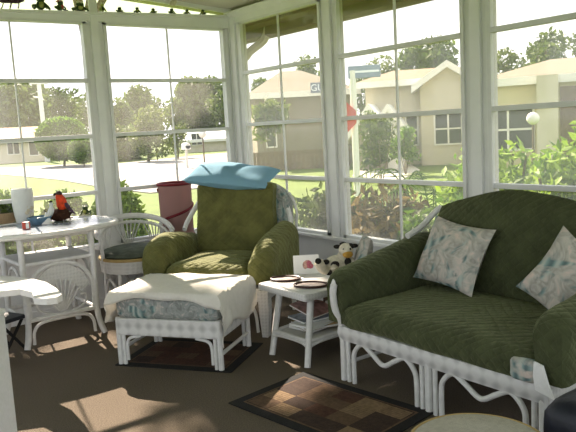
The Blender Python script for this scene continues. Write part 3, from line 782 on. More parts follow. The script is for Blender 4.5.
f = B(); tube(f, [(-.026, -.004, .228), (-.042, -.004, .222), (-.044, -.004, .208)], [.010, .009, .003], 8); ob('beak', f, M['black'], t)
f = B(); tube(f, [(.035, 0, .15), (.055, 0, .12), (.08, 0, .085), (.115, 0, .05)], [.03, .034, .026, .008], 10, flat=.5); ob('wing', f, M['purple'], t)
t = thing('frog_ornament', 'small dark green frog ornament at the right of the red parrot', 'figurine', tp(86, 214.5), math.radians(-130))
def frog(t, k=1.0, body='frog', second='frog_y', hat=None):
    f = B(); ball(f, (0, 0, .034 * k), .034 * k, 12, (1.1, .95, .95)); ball(f, (.016 * k, 0, .055 * k), .026 * k, 10); ob('body', f, M[body], t)
    f = B(); ball(f, (.012 * k, 0, .077 * k), .026 * k, 12, (1.15, 1.2, .8)); h = ob('head', f, M[body], t)
    for s in (-1, 1): f = B(); ball(f, (.02 * k, s * .018 * k, .098 * k), .010 * k, 8); ob('eye', f, M['eye'], h)
    for s in (-1, 1):
        f = B(); tube(f, [(0, s * .02 * k, .03 * k), (-.012 * k, s * .048 * k, .034 * k), (.03 * k, s * .055 * k, .008 * k), (.055 * k, s * .05 * k, .007 * k)], [.014 * k, .013 * k, .008 * k, .006 * k], 8); ob('hind_leg', f, M[body], t)
        f = B(); tube(f, [(.02 * k, s * .022 * k, .05 * k), (.042 * k, s * .032 * k, .03 * k), (.05 * k, s * .03 * k, .006 * k)], [.009 * k, .008 * k, .006 * k], 8); ob('foreleg', f, M[body], t)
    f = B(); ball(f, (.028 * k, 0, .04 * k), .026 * k, 10, (.7, .8, 1)); ob('belly', f, M[second], t)
    if hat:
        f = B(); lathe(f, [(0, .09 * k), (.034 * k, .09 * k), (.034 * k, .096 * k), (.020 * k, .10 * k), (.018 * k, .125 * k), (0, .128 * k)], 14); ob('hat', f, M[hat], t)
frog(t, .8)

# ------------------------------------------------------------------ figurines on the transom ledge
spec = [(13, 3.5, 'lizard', 'dusky purple crawling lizard figurine at the far left of the transom ledge'),
        (41, 9.5, 'big', 'largest green frog figurine on the transom ledge, yellow belly'),
        (60, 10, 'hat', 'frog figurine in a red hat on the transom ledge'),
        (80, 9.5, 'wide', 'broad dark green frog figurine just left of the transom post'),
        (102.5, 10, 'tall', 'small upright yellow-green frog figurine just right of the transom post')]
small = [(119, 'small dark green frog figurine on the ledge, second right of the transom post'), (137, 'small dark green frog figurine on the ledge, third right of the transom post'),
         (153.5, 'small dark green frog figurine on the ledge, left of the hanging shell'), (171, 'small dark green frog figurine on the ledge, right under the hanging shell'),
         (186.5, 'small dark green frog figurine on the ledge, second from the corner'), (203, 'small brownish frog figurine on the ledge, nearest the corner')]
FY_ = -.012
def ledge(u): 
    r = ray(u, 10); p = CAM + r * ((FY_ - CAM.y) / r.y); return Vector((p.x, FY_, ledz(p.x) + .001))
G = 'figurines on the transom ledge'
for u, v, kd, lab in spec:
    t = thing('frog_figurine' if kd != 'lizard' else 'lizard_figurine', lab, 'figurine', ledge(u), math.radians(-95), G)
    if kd == 'big': frog(t, 1.15)
    elif kd == 'hat': frog(t, .85, 'frog', 'red', 'red'); t.rotation_euler = (0, 0, math.radians(-60))
    elif kd == 'wide': frog(t, .8); t.scale = (1, 1.45, .95)
    elif kd == 'tall': frog(t, .62, 'frog_y', 'frog'); t.scale = (.8, .8, 1.25)
    else:
        f = B(); tube(f, [(-.11, .01, .085), (-.05, 0, .075), (.02, 0, .07), (.075, 0, .055)], [.006, .02, .022, .012], 8); ob('body', f, M['purple'], t)
        f = B(); ball(f, (.09, 0, .06), .022, 10, (1.3, 1, .8)); ob('head', f, M['purple'], t)
        for sx in (-.04, .035):
            for s in (-1, 1):
                f = B(); tube(f, [(sx, s * .012, .07), (sx + .01, s * .04, .075), (sx + .02, s * .055, .03), (sx + .035, s * .06, .004)], [.008, .006, .005, .006], 6); ob('leg', f, M['purple'], t)
        t.rotation_euler = (0, 0, math.radians(-160))
base = None
for i, (u, lab) in enumerate(small):
    if base is None:
        base = thing('frog_figurine', lab, 'figurine', ledge(u), math.radians(-70), G); frog(base, .52); base.scale = (1.3, 1, .9); t = base
    else:
        t = dup(base, ledge(u), math.radians(-70 - 35 * (i % 3)), lab, G)
        t.scale = (1.3, 1, .9 + .08 * (i % 2))
p = onz(173, 3.5, 2.72); r = ray(173, 3); p = CAM + r * ((-.12 - CAM.y) / r.y)
t = thing('shell_ornament', 'pale shell ornament hanging from the ceiling edge above the second window', 'ornament', p)
f = B(); ball(f, (0, 0, 0), .03, 12, (1, .8, .9)); ball(f, (.02, 0, .012), .018, 10); ball(f, (-.018, 0, -.01), .018, 10); ob('shell', f, M['plush'], t)
f = B(); tube(f, [(0, 0, .025), (0, 0, ceilz(p.x) - p.z)], .0025, 6, 1); ob('cord', f, M['plush'], t)

# ------------------------------------------------------------------ low wicker chair behind
wc = thing('wicker_chair', 'low white wicker tub chair with fan back beside the tall rattan table', 'chair', (-1.40, -.42, 0), math.radians(-12)); wc.scale = (1.0, 1.0, 1.19)
RX = .30
f = B(); lathe(f, [(0, .44), (RX - .02, .44), (RX + .005, .455), (RX - .01, .48), (RX - .05, .49), (0, .495)], 28); sp = ob('seat_cushion', f, M['seatpad'], wc)
f = B(); lathe(f, [(RX - .02, .33), (RX + .01, .34), (RX + .015, .43), (0, .44), (0, .40)], 28); ob('seat_skirt', f, M['wicker'], wc)
f = B(); tube(f, [((RX + .012) * math.cos(a), (RX + .012) * math.sin(a), .436) for a in [2 * PI * k / 24 for k in range(24)]], .012, 8, 2, True); o = ob('seat_rim', f, M['tan'], wc)
def rim(a, r, z): return (r * math.cos(a), r * math.sin(a), z)
AA = [math.radians(d) for d in range(-25, 206, 11)]
def backz(a): return .60 + .095 * max(0, math.sin(a)) ** .8
f = B(); tube(f, [rim(a, .325, backz(a)) for a in AA], .022, 8, 2); ob('back_rim', f, M['rattan'], wc)
f = B(); tube(f, [rim(a, .30, backz(a) - .045) for a in AA], .013, 8, 2); ob('back_rail', f, M['rattan'], wc)
for a in (AA[0], AA[5], AA[-6], AA[-1]):
    f = B(); tube(f, [rim(a, .325, backz(a)), rim(a, .30, .30)], .016, 8, 1); ob('post', f, M['rattan'], wc)
f = B()
for base_d in (40, 140, 90):
    for k in range(-3, 4):
        a = math.radians(base_d); a2 = math.radians(base_d + k * 8); tube(f, [rim(a, .29, .43), rim(a2, .31, backz(a2) - .03)], .006, 6, 1)
ob('fan_spoke', f, M['rattan'], wc)
for d in (45, 135, 225, 315):
    a = math.radians(d); f = B(); tube(f, [rim(a, .27, .38), rim(a, .28, .12), rim(a, .305, 0)], .02, 8, 3); ob('leg', f, M['rattan'], wc)
for d in range(0, 360, 45):
    f = B(); a, c = math.radians(d + 4), math.radians(d + 41); mda = (a + c) / 2
    tube(f, [rim(a, .285, .05 if d % 90 else .06), rim(a + .03, .285, .20), rim(mda, .285, .29), rim(c - .03, .285, .20), rim(c, .285, .05 if d % 90 == 0 else .06)], .011, 8); ob('arched_brace', f, M['rattan'], wc)
f = B(); tube(f, [rim(2 * PI * k / 20, .285, .06) for k in range(20)], .012, 8, 2, True); ob('base_ring', f, M['rattan'], wc)

# ------------------------------------------------------------------ pop-up hamper
hp = thing('laundry_hamper', 'tall pink mesh pop-up hamper with dark red spiral bands behind the armchair', 'hamper', (-.872, -.215, 0))
hr, hh = .155, 1.085
f = B(); lathe(f, [(0, 0), (hr, 0), (hr, .3), (hr * .97, .6), (hr, hh), (hr - .008, hh), (hr - .012, .02), (0, .015)], 32); ob('mesh_bag', f, M['mesh_pink'], hp)
f = B()
tube(f, [(hr * math.cos(a), hr * math.sin(a), hh) for a in [2 * PI * k / 24 for k in range(24)]], .014, 8, 2, True); ob('top_hoop', f, M['red_band'], hp)
f = B(); tube(f, [((hr + .002) * math.cos(a), (hr + .002) * math.sin(a), .02 + (hh - .06) * k / 80) for k in range(81) for a in [2 * PI * k / 80 * 3.4 + .4]], .012, 6, 1); ob('spiral_band', f, M['red_band'], hp)

# ------------------------------------------------------------------ foreground pieces
fs = thing('round_stool', 'round cream woven stool top in the foreground at the bottom right', 'stool', (-1.965, -4.475, -.005))
f = B(); lathe(f, [(0, .355), (.23, .355), (.245, .37), (.245, .395), (.232, .405), (.12, .410), (0, .412)], 48); ob('seat', f, M['cream'], fs)
f = B(); tube(f, [(.243 * math.cos(a), .243 * math.sin(a), .396) for a in [2 * PI * k / 32 for k in range(32)]], .0085, 8, 2, True); ob('piping', f, M['tan'], fs)
for k in range(4):
    a = PI / 4 + k * PI / 2; f = B(); tube(f, [(.16 * math.cos(a), .16 * math.sin(a), .37), (.20 * math.cos(a), .20 * math.sin(a), .005)], .02, 8, 1); ob('leg', f, M['rattan'], fs)
ds = thing('hassock', 'black vinyl hassock at the bottom right edge, in front of the love seat arm', 'ottoman', (-1.50, -4.70, 0))
f = B(); rbox(f, -.17, .17, -.18, .18, .05, .47, .06, 10, .03, .004); ob('cushion', f, M['dark'], ds)
for sx in (-1, 1):
    for sy in (-1, 1): f = B(); tube(f, [(sx * .12, sy * .13, .07), (sx * .12, sy * .13, 0)], .02, 8, 1); ob('foot', f, M['black'], ds)

# white cloth-covered table at the left edge
TW = .62
pw = [onz(u, v, TW) for u, v in ((-60, 276), (-20, 275.5), (14, 276.5), (34, 279), (46, 282), (56, 288), (62, 294), (57, 297), (46, 298.5), (34, 298), (32, 292), (20, 289), (0, 291), (-60, 296))]
cc = sum(pw, Vector()) / len(pw); cc.z = 0
wt = thing('low_table', 'brightly sunlit white cloth-topped table reaching in from the left edge', 'table', cc)
f = B(); poly(f, [(p.x - cc.x, p.y - cc.y) for p in pw], TW - .040, TW); o = ob('cloth', f, M['cover_white'], wt, False)
q = [onz(u, v, TW - .05) for u, v in ((-60, 283), (10, 283), (28, 288), (0, 290), (-60, 294))]
f = B(); poly(f, [(p.x - cc.x, p.y - cc.y) for p in q], TW - .06, TW - .041); ob('table_top', f, M['shelf'], wt, False)
for u, v in ((-50, 284), (-8, 284), (-8, 290), (-50, 292)):
    p = onz(u, v, TW - .05) - cc; f = B(); box(f, p.x - .02, p.x + .02, p.y - .02, p.y + .02, 0, TW - .06, bev=.004); ob('leg', f, M['rattan'], wt, False)
pd = thing('pedestal', 'white painted pedestal cut off by the left edge of the foreground', 'pedestal', (-3.235, -2.83, 0), math.radians(-36))
f = B(); box(f, -.09, .09, -.09, .09, .06, .80, bev=.008); ob('shaft', f, M['cover_white'], pd, False)
f = B(); box(f, -.10, .10, -.10, .10, 0, .06, bev=.01); ob('base', f, M['cover_white'], pd, False)
f = B(); box(f, -.095, .095, -.095, .095, .80, .825, bev=.008); ob('cap', f, M['cover_white'], pd, False)
bs = thing('folding_stool', 'small dark folding stool low at the left edge under the white cloth', 'stool', onz(8, 352, 0), .4)
f = B(); box(f, -.12, .12, -.10, .10, .24, .27, bev=.008); ob('seat', f, M['dark'], bs, False)
for sx in (-1, 1):
    for sy in (-1, 1): f = B(); tube(f, [(sx * .09, sy * .08, .24), (-sx * .09, sy * .085, .012)], .012, 6, 1); ob('leg', f, M['black'], bs)

# ------------------------------------------------------------------ outdoors: ground
def gp(u, v): return onz(u, v, GZ)
b = B(); box(b, -150, 160, -40, 220, GZ - .3, GZ - .02); struct('ground', b, M['lawn'])
b = B(); Q = [gp(-60, 172), gp(0, 174.5), gp(60, 180), gp(112, 189), gp(150, 193), gp(200, 188), gp(245, 176), gp(245, 151.5), gp(205, 154.5), gp(114, 164), gp(60, 165), gp(0, 168), gp(-60, 168)]
poly(b, [(p.x, p.y) for p in Q], GZ - .02, GZ + .012); struct('street', b, M['road'])
b = B(); Q = [gp(352, 176), gp(400, 181), gp(420, 170), gp(400, 158), gp(372, 160)]; poly(b, [(p.x, p.y) for p in Q], GZ - .02, GZ + .01); struct('driveway', b, M['concrete'])
b = B(); box(b, .08, 2.0, -6.2, 1.2, GZ - .02, GZ + .03); struct('planting_bed', b, M['soil'])

def leaf_cloud(bm, c, R, n, size, rnd, shell=.55, droop=0):
    for _ in range(n):
        while True:
            d = Vector((rnd.uniform(-1, 1), rnd.uniform(-1, 1), rnd.uniform(-1, 1)))
            if .05 < d.length < 1: break
        d = d.normalized() * (shell + (1 - shell) * rnd.random()) if rnd.random() < .75 else d
        p = Vector((c[0] + d.x * R[0], c[1] + d.y * R[1], c[2] + d.z * R[2]))
        a = Vector((rnd.gauss(0, 1), rnd.gauss(0, 1), rnd.gauss(0, 1) - droop)).normalized(); q = a.orthogonal().normalized()
        q = (q + a.cross(q) * rnd.uniform(-2, 2)).normalized(); s = size * rnd.uniform(.6, 1.3)
        w = a.cross(q) * s * .12
        bm.faces.new([bm.verts.new(x) for x in (p - a * s, p + q * s * .45 + w, p + a * s, p - q * s * .45 + w)])
def tree(name, label, cat, u, D, vtop, wpx, mat, n=900, size=None, vbase=None, blobs=7, seed=0, trunk=.16, group=None, crown0=.25, dome=False):
    rnd = random.Random(seed); g = at(u, 130, D); base_z = GZ - .01
    top = at(u, vtop - 5, D).z; H = top - base_z; W = wpx / FPX * D * 1.45; n = int(n * 1.7)
    t = thing(name, label, cat, (g.x, g.y, base_z), 0, group)
    f = B(); size = size or max(.12, W * .05)
    if dome: leaf_cloud(f, (0, 0, H * .56), (W * .36, W * .36, H * .44), n, size, rnd, .82); blobs = 0
    for k in range(blobs):
        a = rnd.uniform(0, 2 * PI); rr = rnd.uniform(0, .30) * W; zz = H * (crown0 + (1 - crown0) * (.25 + .5 * k / max(1, blobs - 1)))
        rad = min(W * rnd.uniform(.24, .36) * (1.1 - .35 * k / blobs), H * .45)
        leaf_cloud(f, (rr * math.cos(a), rr * math.sin(a), min(zz, H - rad * .8)), (rad, rad, min(rad * .85, H * .4)), n // blobs, size, rnd)
    ob('foliage', f, mat, t, False)
    f = B(); tw = max(.03, trunk * H / 6)
    tube(f, [(0, 0, 0), (.02 * H, 0, H * .3), (-.01 * H, .01 * H, H * .75)], [tw, tw * .8, tw * .35], 8)
    for k in range(4):
        a = k * 1.7 + seed; tube(f, [(0.01 * H, 0, H * .35), (W * .15 * math.cos(a), W * .15 * math.sin(a), H * .55), (W * .28 * math.cos(a), W * .28 * math.sin(a), H * .7)], [tw * .5, tw * .35, tw * .15], 6)
    ob('trunk', f, M['bark'], t); return t
GT = 'trees across the street'
tree('oak_tree', 'broad grey-green oak across the street at the left edge, beyond the tan-roofed house', 'tree', 12, 84, 84, 62, M['leaf_dull'], 1400, seed=1, group=GT)
tree('oak_tree', 'grey-green oak between the pale pole and the window post, across the street', 'tree', 62, 108, 92, 40, M['leaf_dull'], 1000, seed=2, group=GT)
tree('oak_tree', 'grey-green oak just right of the pale pole, across the street', 'tree', 96, 78, 99, 28, M['leaf_dull'], 800, seed=22, group=GT)
tree('round_tree', 'large round clipped tree across the street at the left', 'tree', 61, 52, 122, 46, M['leaf'], 3200, size=.22, seed=3, group=GT, dome=True)
tree('round_tree', 'smaller bushy tree below the round clipped tree across the street', 'tree', 81, 48, 142, 26, M['leaf'], 1500, size=.16, seed=4, group=GT, dome=True)
tree('oak_tree', 'green tree seen at the left of the second window', 'tree', 116, 62, 100, 36, M['leaf_dull'], 1100, seed=5, group=GT, crown0=.1)
tree('cypress_tree', 'pale feathery tree in the middle of the second window', 'tree', 146, 50, 108, 36, M['leaf_pale'], 1200, seed=6, group=GT, crown0=.05)
tree('oak_tree', 'mid-height dark tree behind the feathery tree in the second window', 'tree', 148, 74, 88, 40, M['leaf_dull'], 1300, seed=7, group=GT)
tree('oak_tree', 'tallest dark oak at the right of the second window', 'tree', 204, 81, 79, 54, M['leaf_dull'], 2300, seed=8, group=GT, crown0=.1)
tree('oak_tree', 'dense low tree filling the left of the second window, behind the street', 'tree', 128, 56, 130, 42, M['leaf_dull'], 1200, seed=18, group=GT, crown0=.02)
tree('oak_tree', 'grey-green tree straight behind the room corner', 'tree', 236, 75, 88, 44, M['leaf_dull'], 1000, seed=28, group=GT)
tree('round_tree', 'small yellowish tree beside the globe lamp post', 'tree', 176, 52, 126, 22, M['leaf_pale'], 600, seed=38, group=GT, crown0=.1)
GR = 'trees behind the houses on the right'
tree('oak_tree', 'tree top above the grey house, in the third window', 'tree', 309, 48, 54, 34, M['leaf_dull'], 800, seed=9, group=GR, crown0=.4)
tree('oak_tree', 'dull tree left of the grey house roof, in the third window', 'tree', 262, 60, 76, 36, M['leaf_dull'], 800, seed=29, group=GR)
tree('oak_tree', 'small pale tree above the street name sign', 'tree', 362, 62, 60, 26, M['leaf_pale'], 600, seed=10, group=GR)
tree('oak_tree', 'pale tree behind the pink-roofed house, left of the muntin', 'tree', 392, 60, 52, 34, M['leaf_pale'], 800, seed=11, group=GR)
tree('oak_tree', 'wide dull tree behind the pink-roofed house, right of the muntin', 'tree', 438, 74, 38, 54, M['leaf_dull'], 1500, seed=12, group=GR)
tree('oak_tree', 'low yellow-green tree at the left of the rightmost window', 'tree', 506, 50, 44, 34, M['leaf_pale'], 900, seed=13, group=GR)
tree('oak_tree', 'tall ragged oak above the yellow house roof', 'tree', 548, 44, 22, 40, M['leaf_dull'], 1200, seed=14, group=GR)
tree('oak_tree', 'oak at the right edge of the rightmost window', 'tree', 590, 56, 16, 36, M['leaf_dull'], 1000, seed=15, group=GR)
tree('oak_tree', 'dark low tree between the yellow-green tree and the ragged oak', 'tree', 530, 47, 50, 26, M['leaf_dull'], 700, seed=16, group=GR)
# tree added to dapple the sun, crown out of view and cut to shape
sh = thing('added_shade_tree', 'added shade tree, crown out of view and shaped to dapple the sun indoors', 'tree', (2.50, 9.85, GZ))
rnd = random.Random(44); f = B()
SUN = Vector((.20, .98, .78)).normalized()
# gaps in the crown: where light comes through to the room
GAPS = [(-1.35, -1.75, .5, .40), (-1.62, -1.5, .5, .32), (-2.32, -2.13, 0, .24), (-2.12, -2.20, 0, .18), (-1.62, -1.0, .66, .16), (-.62, -1.62, .8, .12), (-2.25, -1.0, 0, .26), (-2.0, -1.12, 0, .2), (-2.58, -1.6, .62, .42), (-2.68, -1.2, .62, .42), (-1.42, -.95, .72, .15), (-1.08, -2.2, .47, .10), (-1.0, -2.48, .47, .07), (-.85, -2.15, .47, .06), (-1.2, -1.6, .55, .08), (1.35, -2.15, 1.2, .5), (1.3, -2.95, 1.0, .5), (1.9, -2.75, 1.5, .4), (.9, -1.75, .9, .4), (-2.5, -.6, .9, .2), (-.7, -.9, 1.25, .3)]
def keep(p):
    for gx, gy, gz, gr in GAPS:
        d = p - Vector((gx, gy, gz))
        if (d - SUN * d.dot(SUN)).length < gr: return False
    return True
t_ = bmesh.new()
for k in range(52):
    c = Vector((rnd.uniform(-5.6, 1.8), rnd.uniform(-4.6, 3.0), rnd.uniform(7.6, 12.0)))
    leaf_cloud(t_, c, (1.0, 1.0, .8), 170, .15, rnd)
o0 = Vector((2.50, 9.85, GZ))
bmesh.ops.delete(t_, geom=[q for q in t_.faces if not keep(q.calc_center_median() + o0)], context='FACES')
merge(f, t_)
ob('foliage', f, M['leaf'], sh, False)
f = B(); tube(f, [(0, 0, 0), (.0, .05, 3), (-.4, 0, 6), (-1.2, 0, 9)], [.13, .12, .11, .05], 10)
for k in range(7):
    a = k * .9; tube(f, [(0, 0, 4.6 + k * .3), (1.2 * math.cos(a), 1.2 * math.sin(a), 6.2 + k * .3), (2.6 * math.cos(a), 2.6 * math.sin(a), 7.2 + k * .3)], [.09, .06, .025], 7)
ob('trunk', f, M['bark'], sh)

# ------------------------------------------------------------------ outdoors: houses
def house(label, u0, u1, D, veave, vroof, wallm, roofm, depth=9, yaw=0, openings=(), style='hip', over=.5, inset=.28):
    c = at((u0 + u1) / 2, 130, D); d = Vector((c.x - CAM.x, c.y - CAM.y, 0)).normalized()
    ang = math.atan2(d.y, d.x) - PI / 2 + yaw
    W = (u1 - u0) / FPX * D * 1.0; ez = at((u0 + u1) / 2, veave, D).z - GZ; rz = at((u0 + u1) / 2, vroof, D + depth / 2).z - GZ
    t = thing('house', label, 'house', (c.x, c.y, GZ - .01), ang)
    f = B(); box(f, -W / 2, W / 2, 0, depth, 0, ez); ob('wall', f, wallm, t, False)
    f = B(); o = over
    e = [(-W / 2 - o, -o, ez), (W / 2 + o, -o, ez), (W / 2 + o, depth + o, ez), (-W / 2 - o, depth + o, ez)]
    ix = W * inset if style == 'hip' else -o
    r1, r2 = (-W / 2 + ix, depth / 2, rz), (W / 2 - ix, depth / 2, rz)
    vs = [f.verts.new(p) for p in e + [r1, r2]]
    for q in ((0, 1, 5, 4), (1, 2, 5), (2, 3, 4, 5), (3, 0, 4), (3, 2, 1, 0)): f.faces.new([vs[i] for i in q])
    ob('roof', f, roofm, t, False)
    f = B(); box(f, -W / 2 - o - .03, W / 2 + o + .03, -o - .05, -o, ez - .22, ez + .04); ob('fascia', f, M['trim'], t, False)
    for (a0, a1, z0, z1, nx, nz) in openings:         # window as fractions of the front
        x0, x1 = -W / 2 + W * a0, -W / 2 + W * a1
        f = B(); g = .07
        for k in range(nx + 1): x = x0 + (x1 - x0) * k / nx; box(f, x - g / 2, x + g / 2, -.06, 0, z0, z1)
        for k in range(nz + 1): z = z0 + (z1 - z0) * k / nz; box(f, x0 - g / 2, x1 + g / 2, -.06, 0, z - g / 2, z + g / 2)
        w = ob('window', f, M['trim'], t, False)
        f = B(); box(f, x0, x1, -.03, -.005, z0, z1); ob('pane', f, M['pane'], w, False)
    return t, W, ez
h, W, ez = house('far house with orange-tan roof across the street at the left edge', -40, 41, 68, 141, 128, M['stucco_pale'], M['roof_orange'], 8, 0, ((.55, .68, .8, 1.9, 2, 1), (.78, .88, .6, 1.9, 1, 1)), 'gable')
h, W, ez = house('low white carport roof far across the street in the second window', 186, 238, 66, 139, 129, M['stucco_pale'], M['trim'], 7, 0, ((.1, .3, .7, 1.8, 2, 1),), 'gable', .3)
h, W, ez = house('grey neighbouring house with a low roof seen in the third window', 257, 352, 33, 92, 70, M['stucco_grey'], M['roof_grey'], 10, .12, ((.10, .2, 1.0, 2.3, 1, 2),), 'hip', .4, .38)
# board with blue-white lettering on the grey house
gb = thing('sign_board', 'grey-blue board with white letters GUA on the grey house wall', 'sign', at(319.5, 87.5, 32.2)); gb.rotation_euler = (0, 0, math.atan2(CF.y, CF.x) - PI / 2 - .12)
f = B(); box(f, -.42, .50, 0, .05, -.24, .24); ob('board', f, M['signboard'], gb, False)
cu = bpy.data.curves.new('letters', 'FONT'); cu.body = 'GUA'; cu.size = .44; cu.extrude = .01; cu.align_x = 'CENTER'; cu.align_y = 'CENTER'
tmp = bpy.data.objects.new('tmp_letters', cu); COL.objects.link(tmp)
bpy.context.view_layer.update()
me = bpy.data.meshes.new_from_object(tmp.evaluated_get(bpy.context.evaluated_depsgraph_get())); bpy.data.objects.remove(tmp)
me.materials.clear(); me.materials.append(M['signtext'])
lo = bpy.data.objects.new('lettering', me); COL.objects.link(lo); lo.parent = gb; lo.rotation_euler = (PI / 2, 0, 0); lo.location = (.04, -.012, -.01)
h, W, ez = house('pale house with pinkish-tan roof across the drive in the fourth window', 368, 464, 30, 80, 69, M['stucco_pale'], M['roof_tan'], 9, -.05, ((.40, .52, .85, 2.15, 1, 2),), 'hip', .5, .2)
# its front gables
def gable(parent, x, w, y, z0, zp, wallm, name='gable'):
    f = B(); loft(f, [[(x - w / 2, q, 0), (x + w / 2, q, 0), (x + w / 2, q, z0), (x, q, zp), (x - w / 2, q, z0)] for q in (y, .2)]); g = ob(name, f, wallm, parent, False)
    f = B()
    for s in (-1, 1):
        P = [Vector((x, 0, zp)), Vector((x + s * (w / 2 + .35), 0, z0 - .30 * (zp - z0) / (w / 2)))]
        loft(f, [[(p.x, y - .35, p.z - .12), (p.x, y - .35, p.z + .16), (p.x, .5, p.z + .16), (p.x, .5, p.z - .12)] for p in P])
    ob('rake_board', f, M['trim'], g, False)
gable(h, W * .32, 2.2, -.8, 3.35, 4.1, M['stucco_pale'])
f = B(); gx = W * .32
for k in range(3): box(f, gx - .55 + .55 * k - .035, gx - .55 + .55 * k + .035, -.86, -.79, .85, 2.15)
for k in range(3): box(f, gx - .585, gx + .585, -.86, -.79, .82 + .64 * k, .88 + .64 * k)
w_ = ob('window', f, M['trim'], h, False); f = B(); box(f, gx - .55, gx + .55, -.83, -.795, .85, 2.15); ob('pane', f, M['pane'], w_, False)
gable(h, -W * .40, 1.3, -2.5, 1.6, 2.5, M['stucco_grey'])
gable(h, -W * .23, 1.2, -2.2, 1.6, 2.45, M['trim'])
h, W, ez = house('yellow house with beige roof and dark four-pane window in the rightmost window', 486, 640, 24, 75, 58, M['stucco_yellow'], M['roof_beige'], 9, .0, ((.04, .335, .75, 2.1, 2, 2),), 'hip', .15, .42)
f = B(); box(f, W * (-.5 + .36), W * (-.5 + .475), -1.2, 0, 0, ez); ob('pillar', f, M['stucco_pale'], h, False)
f = B(); box(f, W * (-.5 + .485), W * .49, -.05, -.01, 0, ez - .35); ob('brick_recess', f, M['brick'], h, False)
# fence below the grey house
fc = thing('fence', 'low brown board fence in front of the grey house', 'fence', at(292, 150, 30.5)); p0 = at(292, 150, 30.5); fc.location = (p0.x, p0.y, GZ); fc.rotation_euler = (0, 0, math.atan2(ray(292, 130).y, ray(292, 130).x) - PI / 2)
f = B()
for k in range(26): box(f, -2.6 + k * .2, -2.42 + k * .2, 0, .03, 0, .85)
ob('board', f, M['brick'], fc, False)
f = B(); box(f, -2.6, 2.6, .03, .07, .2, .28); box(f, -2.6, 2.6, .03, .07, .65, .73); ob('rail', f, M['brick'], fc, False)
# signs
sg = thing('stop_sign', 'red octagonal road sign on a white post outside the fourth window', 'road sign', (0, 0, 0)); p = at(354, 130, 17.5); sg.location = (p.x, p.y, GZ - .01); sg.rotation_euler = (0, 0, math.atan2(ray(346, 130).y, ray(346, 130).x) - PI / 2)
zc = at(346, 117, 17.5).z - GZ
f = B(); tube(f, [(.02, .03, 0), (.02, .03, at(354, 70, 17.5).z - GZ)], .085, 8, 1); ob('post', f, M['trim'], sg)
f = B(); loft(f, [[(-.30 + .40 * math.cos(PI / 8 + k * PI / 4), y, zc + .40 * math.sin(PI / 8 + k * PI / 4)) for k in range(8)] for y in (-.09, -.06)]); ob('octagon_plate', f, M['stop'], sg, False)
z1 = at(366, 71.5, 17.5).z - GZ
sn = thing('street_name_sign', 'blue-grey street name plate above the red octagonal sign', 'road sign', (p.x, p.y, GZ + z1), sg.rotation_euler[2] + math.radians(0))
f = B(); box(f, -.09, .72, -.02, .01, -.155, .155, bev=.01); ob('plate', f, M['signblue'], sn, False)
f = B(); box(f, -.06, .69, -.024, -.02, -.02, .03); ob('pale_stripe', f, M['signtext'], sn, False)
f = B(); tube(f, [(.02, .03, -.2), (.02, .03, .0)], .03, 8, 1); ob('bracket', f, M['trim'], sn)
# globe lamp posts
def globe(label, u, v, D, r):
    p = at(u, v, D); t = thing('globe_lamp_post', label, 'lamp post', (p.x, p.y, GZ - .01), 0, 'globe lamp posts outside')
    h = p.z - GZ
    f = B(); tube(f, [(0, 0, 0), (0, 0, h - r * .8)], r * .2, 8, 1); ob('post', f, M['bark'], t)
    f = B(); ball(f, (0, 0, h), r, 14); ob('globe', f, M['trim'], t)
globe('white globe lamp post by the street in the second window', 202.5, 134, 36, .20)
globe('white globe lamp post in front of the yellow house', 533, 118, 15, .13)
mb = thing('mailbox', 'white mailbox on a post by the street in the second window', 'mailbox', gp(187.5, 168))
f = B(); box(f, -.05, .05, -.05, .05, 0, 1.0); ob('post', f, M['trim'], mb, False)
f = B(); box(f, -.16, .16, -.24, .24, 1.0, 1.2); tube(f, [(0, -.24, 1.2), (0, .24, 1.2)], .16, 12, 1); ob('box', f, M['trim'], mb, False)
up = thing('utility_pole', 'pale utility pole between the trees across the street', 'pole', (0, 0, 0)); p = at(44.5, 130, 66); up.location = (p.x, p.y, GZ - .01)
f = B(); tube(f, [(0, 0, 0), (-.1, 0, at(43, 84, 66).z - GZ)], [.24, .19], 8, 1); ob('shaft', f, M['trim'], up)
f = B(); tube(f, [(-.9, 0, 7.0), (.7, 0, 7.0)], .07, 6, 1); ob('cross_arm', f, M['trim'], up)

# gutter and downspout along the eave outside wall B
gt = thing('gutter', 'brown eave gutter outside along the top of the right-hand windows', 'gutter', (.28, 0, 2.46))
f = B(); loft(f, [[(-.02, y, .16), (-.02, y, .02), (.02, y, 0), (.10, y, .0), (.13, y, .10), (.13, y, .16)] for y in (-7.5, .3)]); ob('trough', f, M['soffit'], gt, False)
f = B(); box(f, -.21, .0, -7.5, .3, .10, .16); ob('soffit_board', f, M['soffit'], gt, False)
a1, a2, a3 = onx(268, 27, .30), onx(264, 40, .28), onx(246, 57, .17); a4 = Vector((a3.x - .02, a3.y + .015, 2.0)); a5 = Vector((a4.x, a4.y, GZ))
dsn = thing('downspout', 'beige downspout with elbow outside the room corner', 'downspout', (a5.x, a5.y, GZ))
f = B(); o0 = Vector((a5.x, a5.y, GZ)); tube(f, [a1 - o0 + Vector((0, 0, .02)), a2 - o0, a3 - o0, a4 - o0, a5 - o0], .042, 8, 4); ob('pipe', f, M['spout'], dsn)
f = B(); box(f, -.06, .0, -.055, .055, 1.2, 1.24); ob('strap', f, M['spout'], dsn, False)

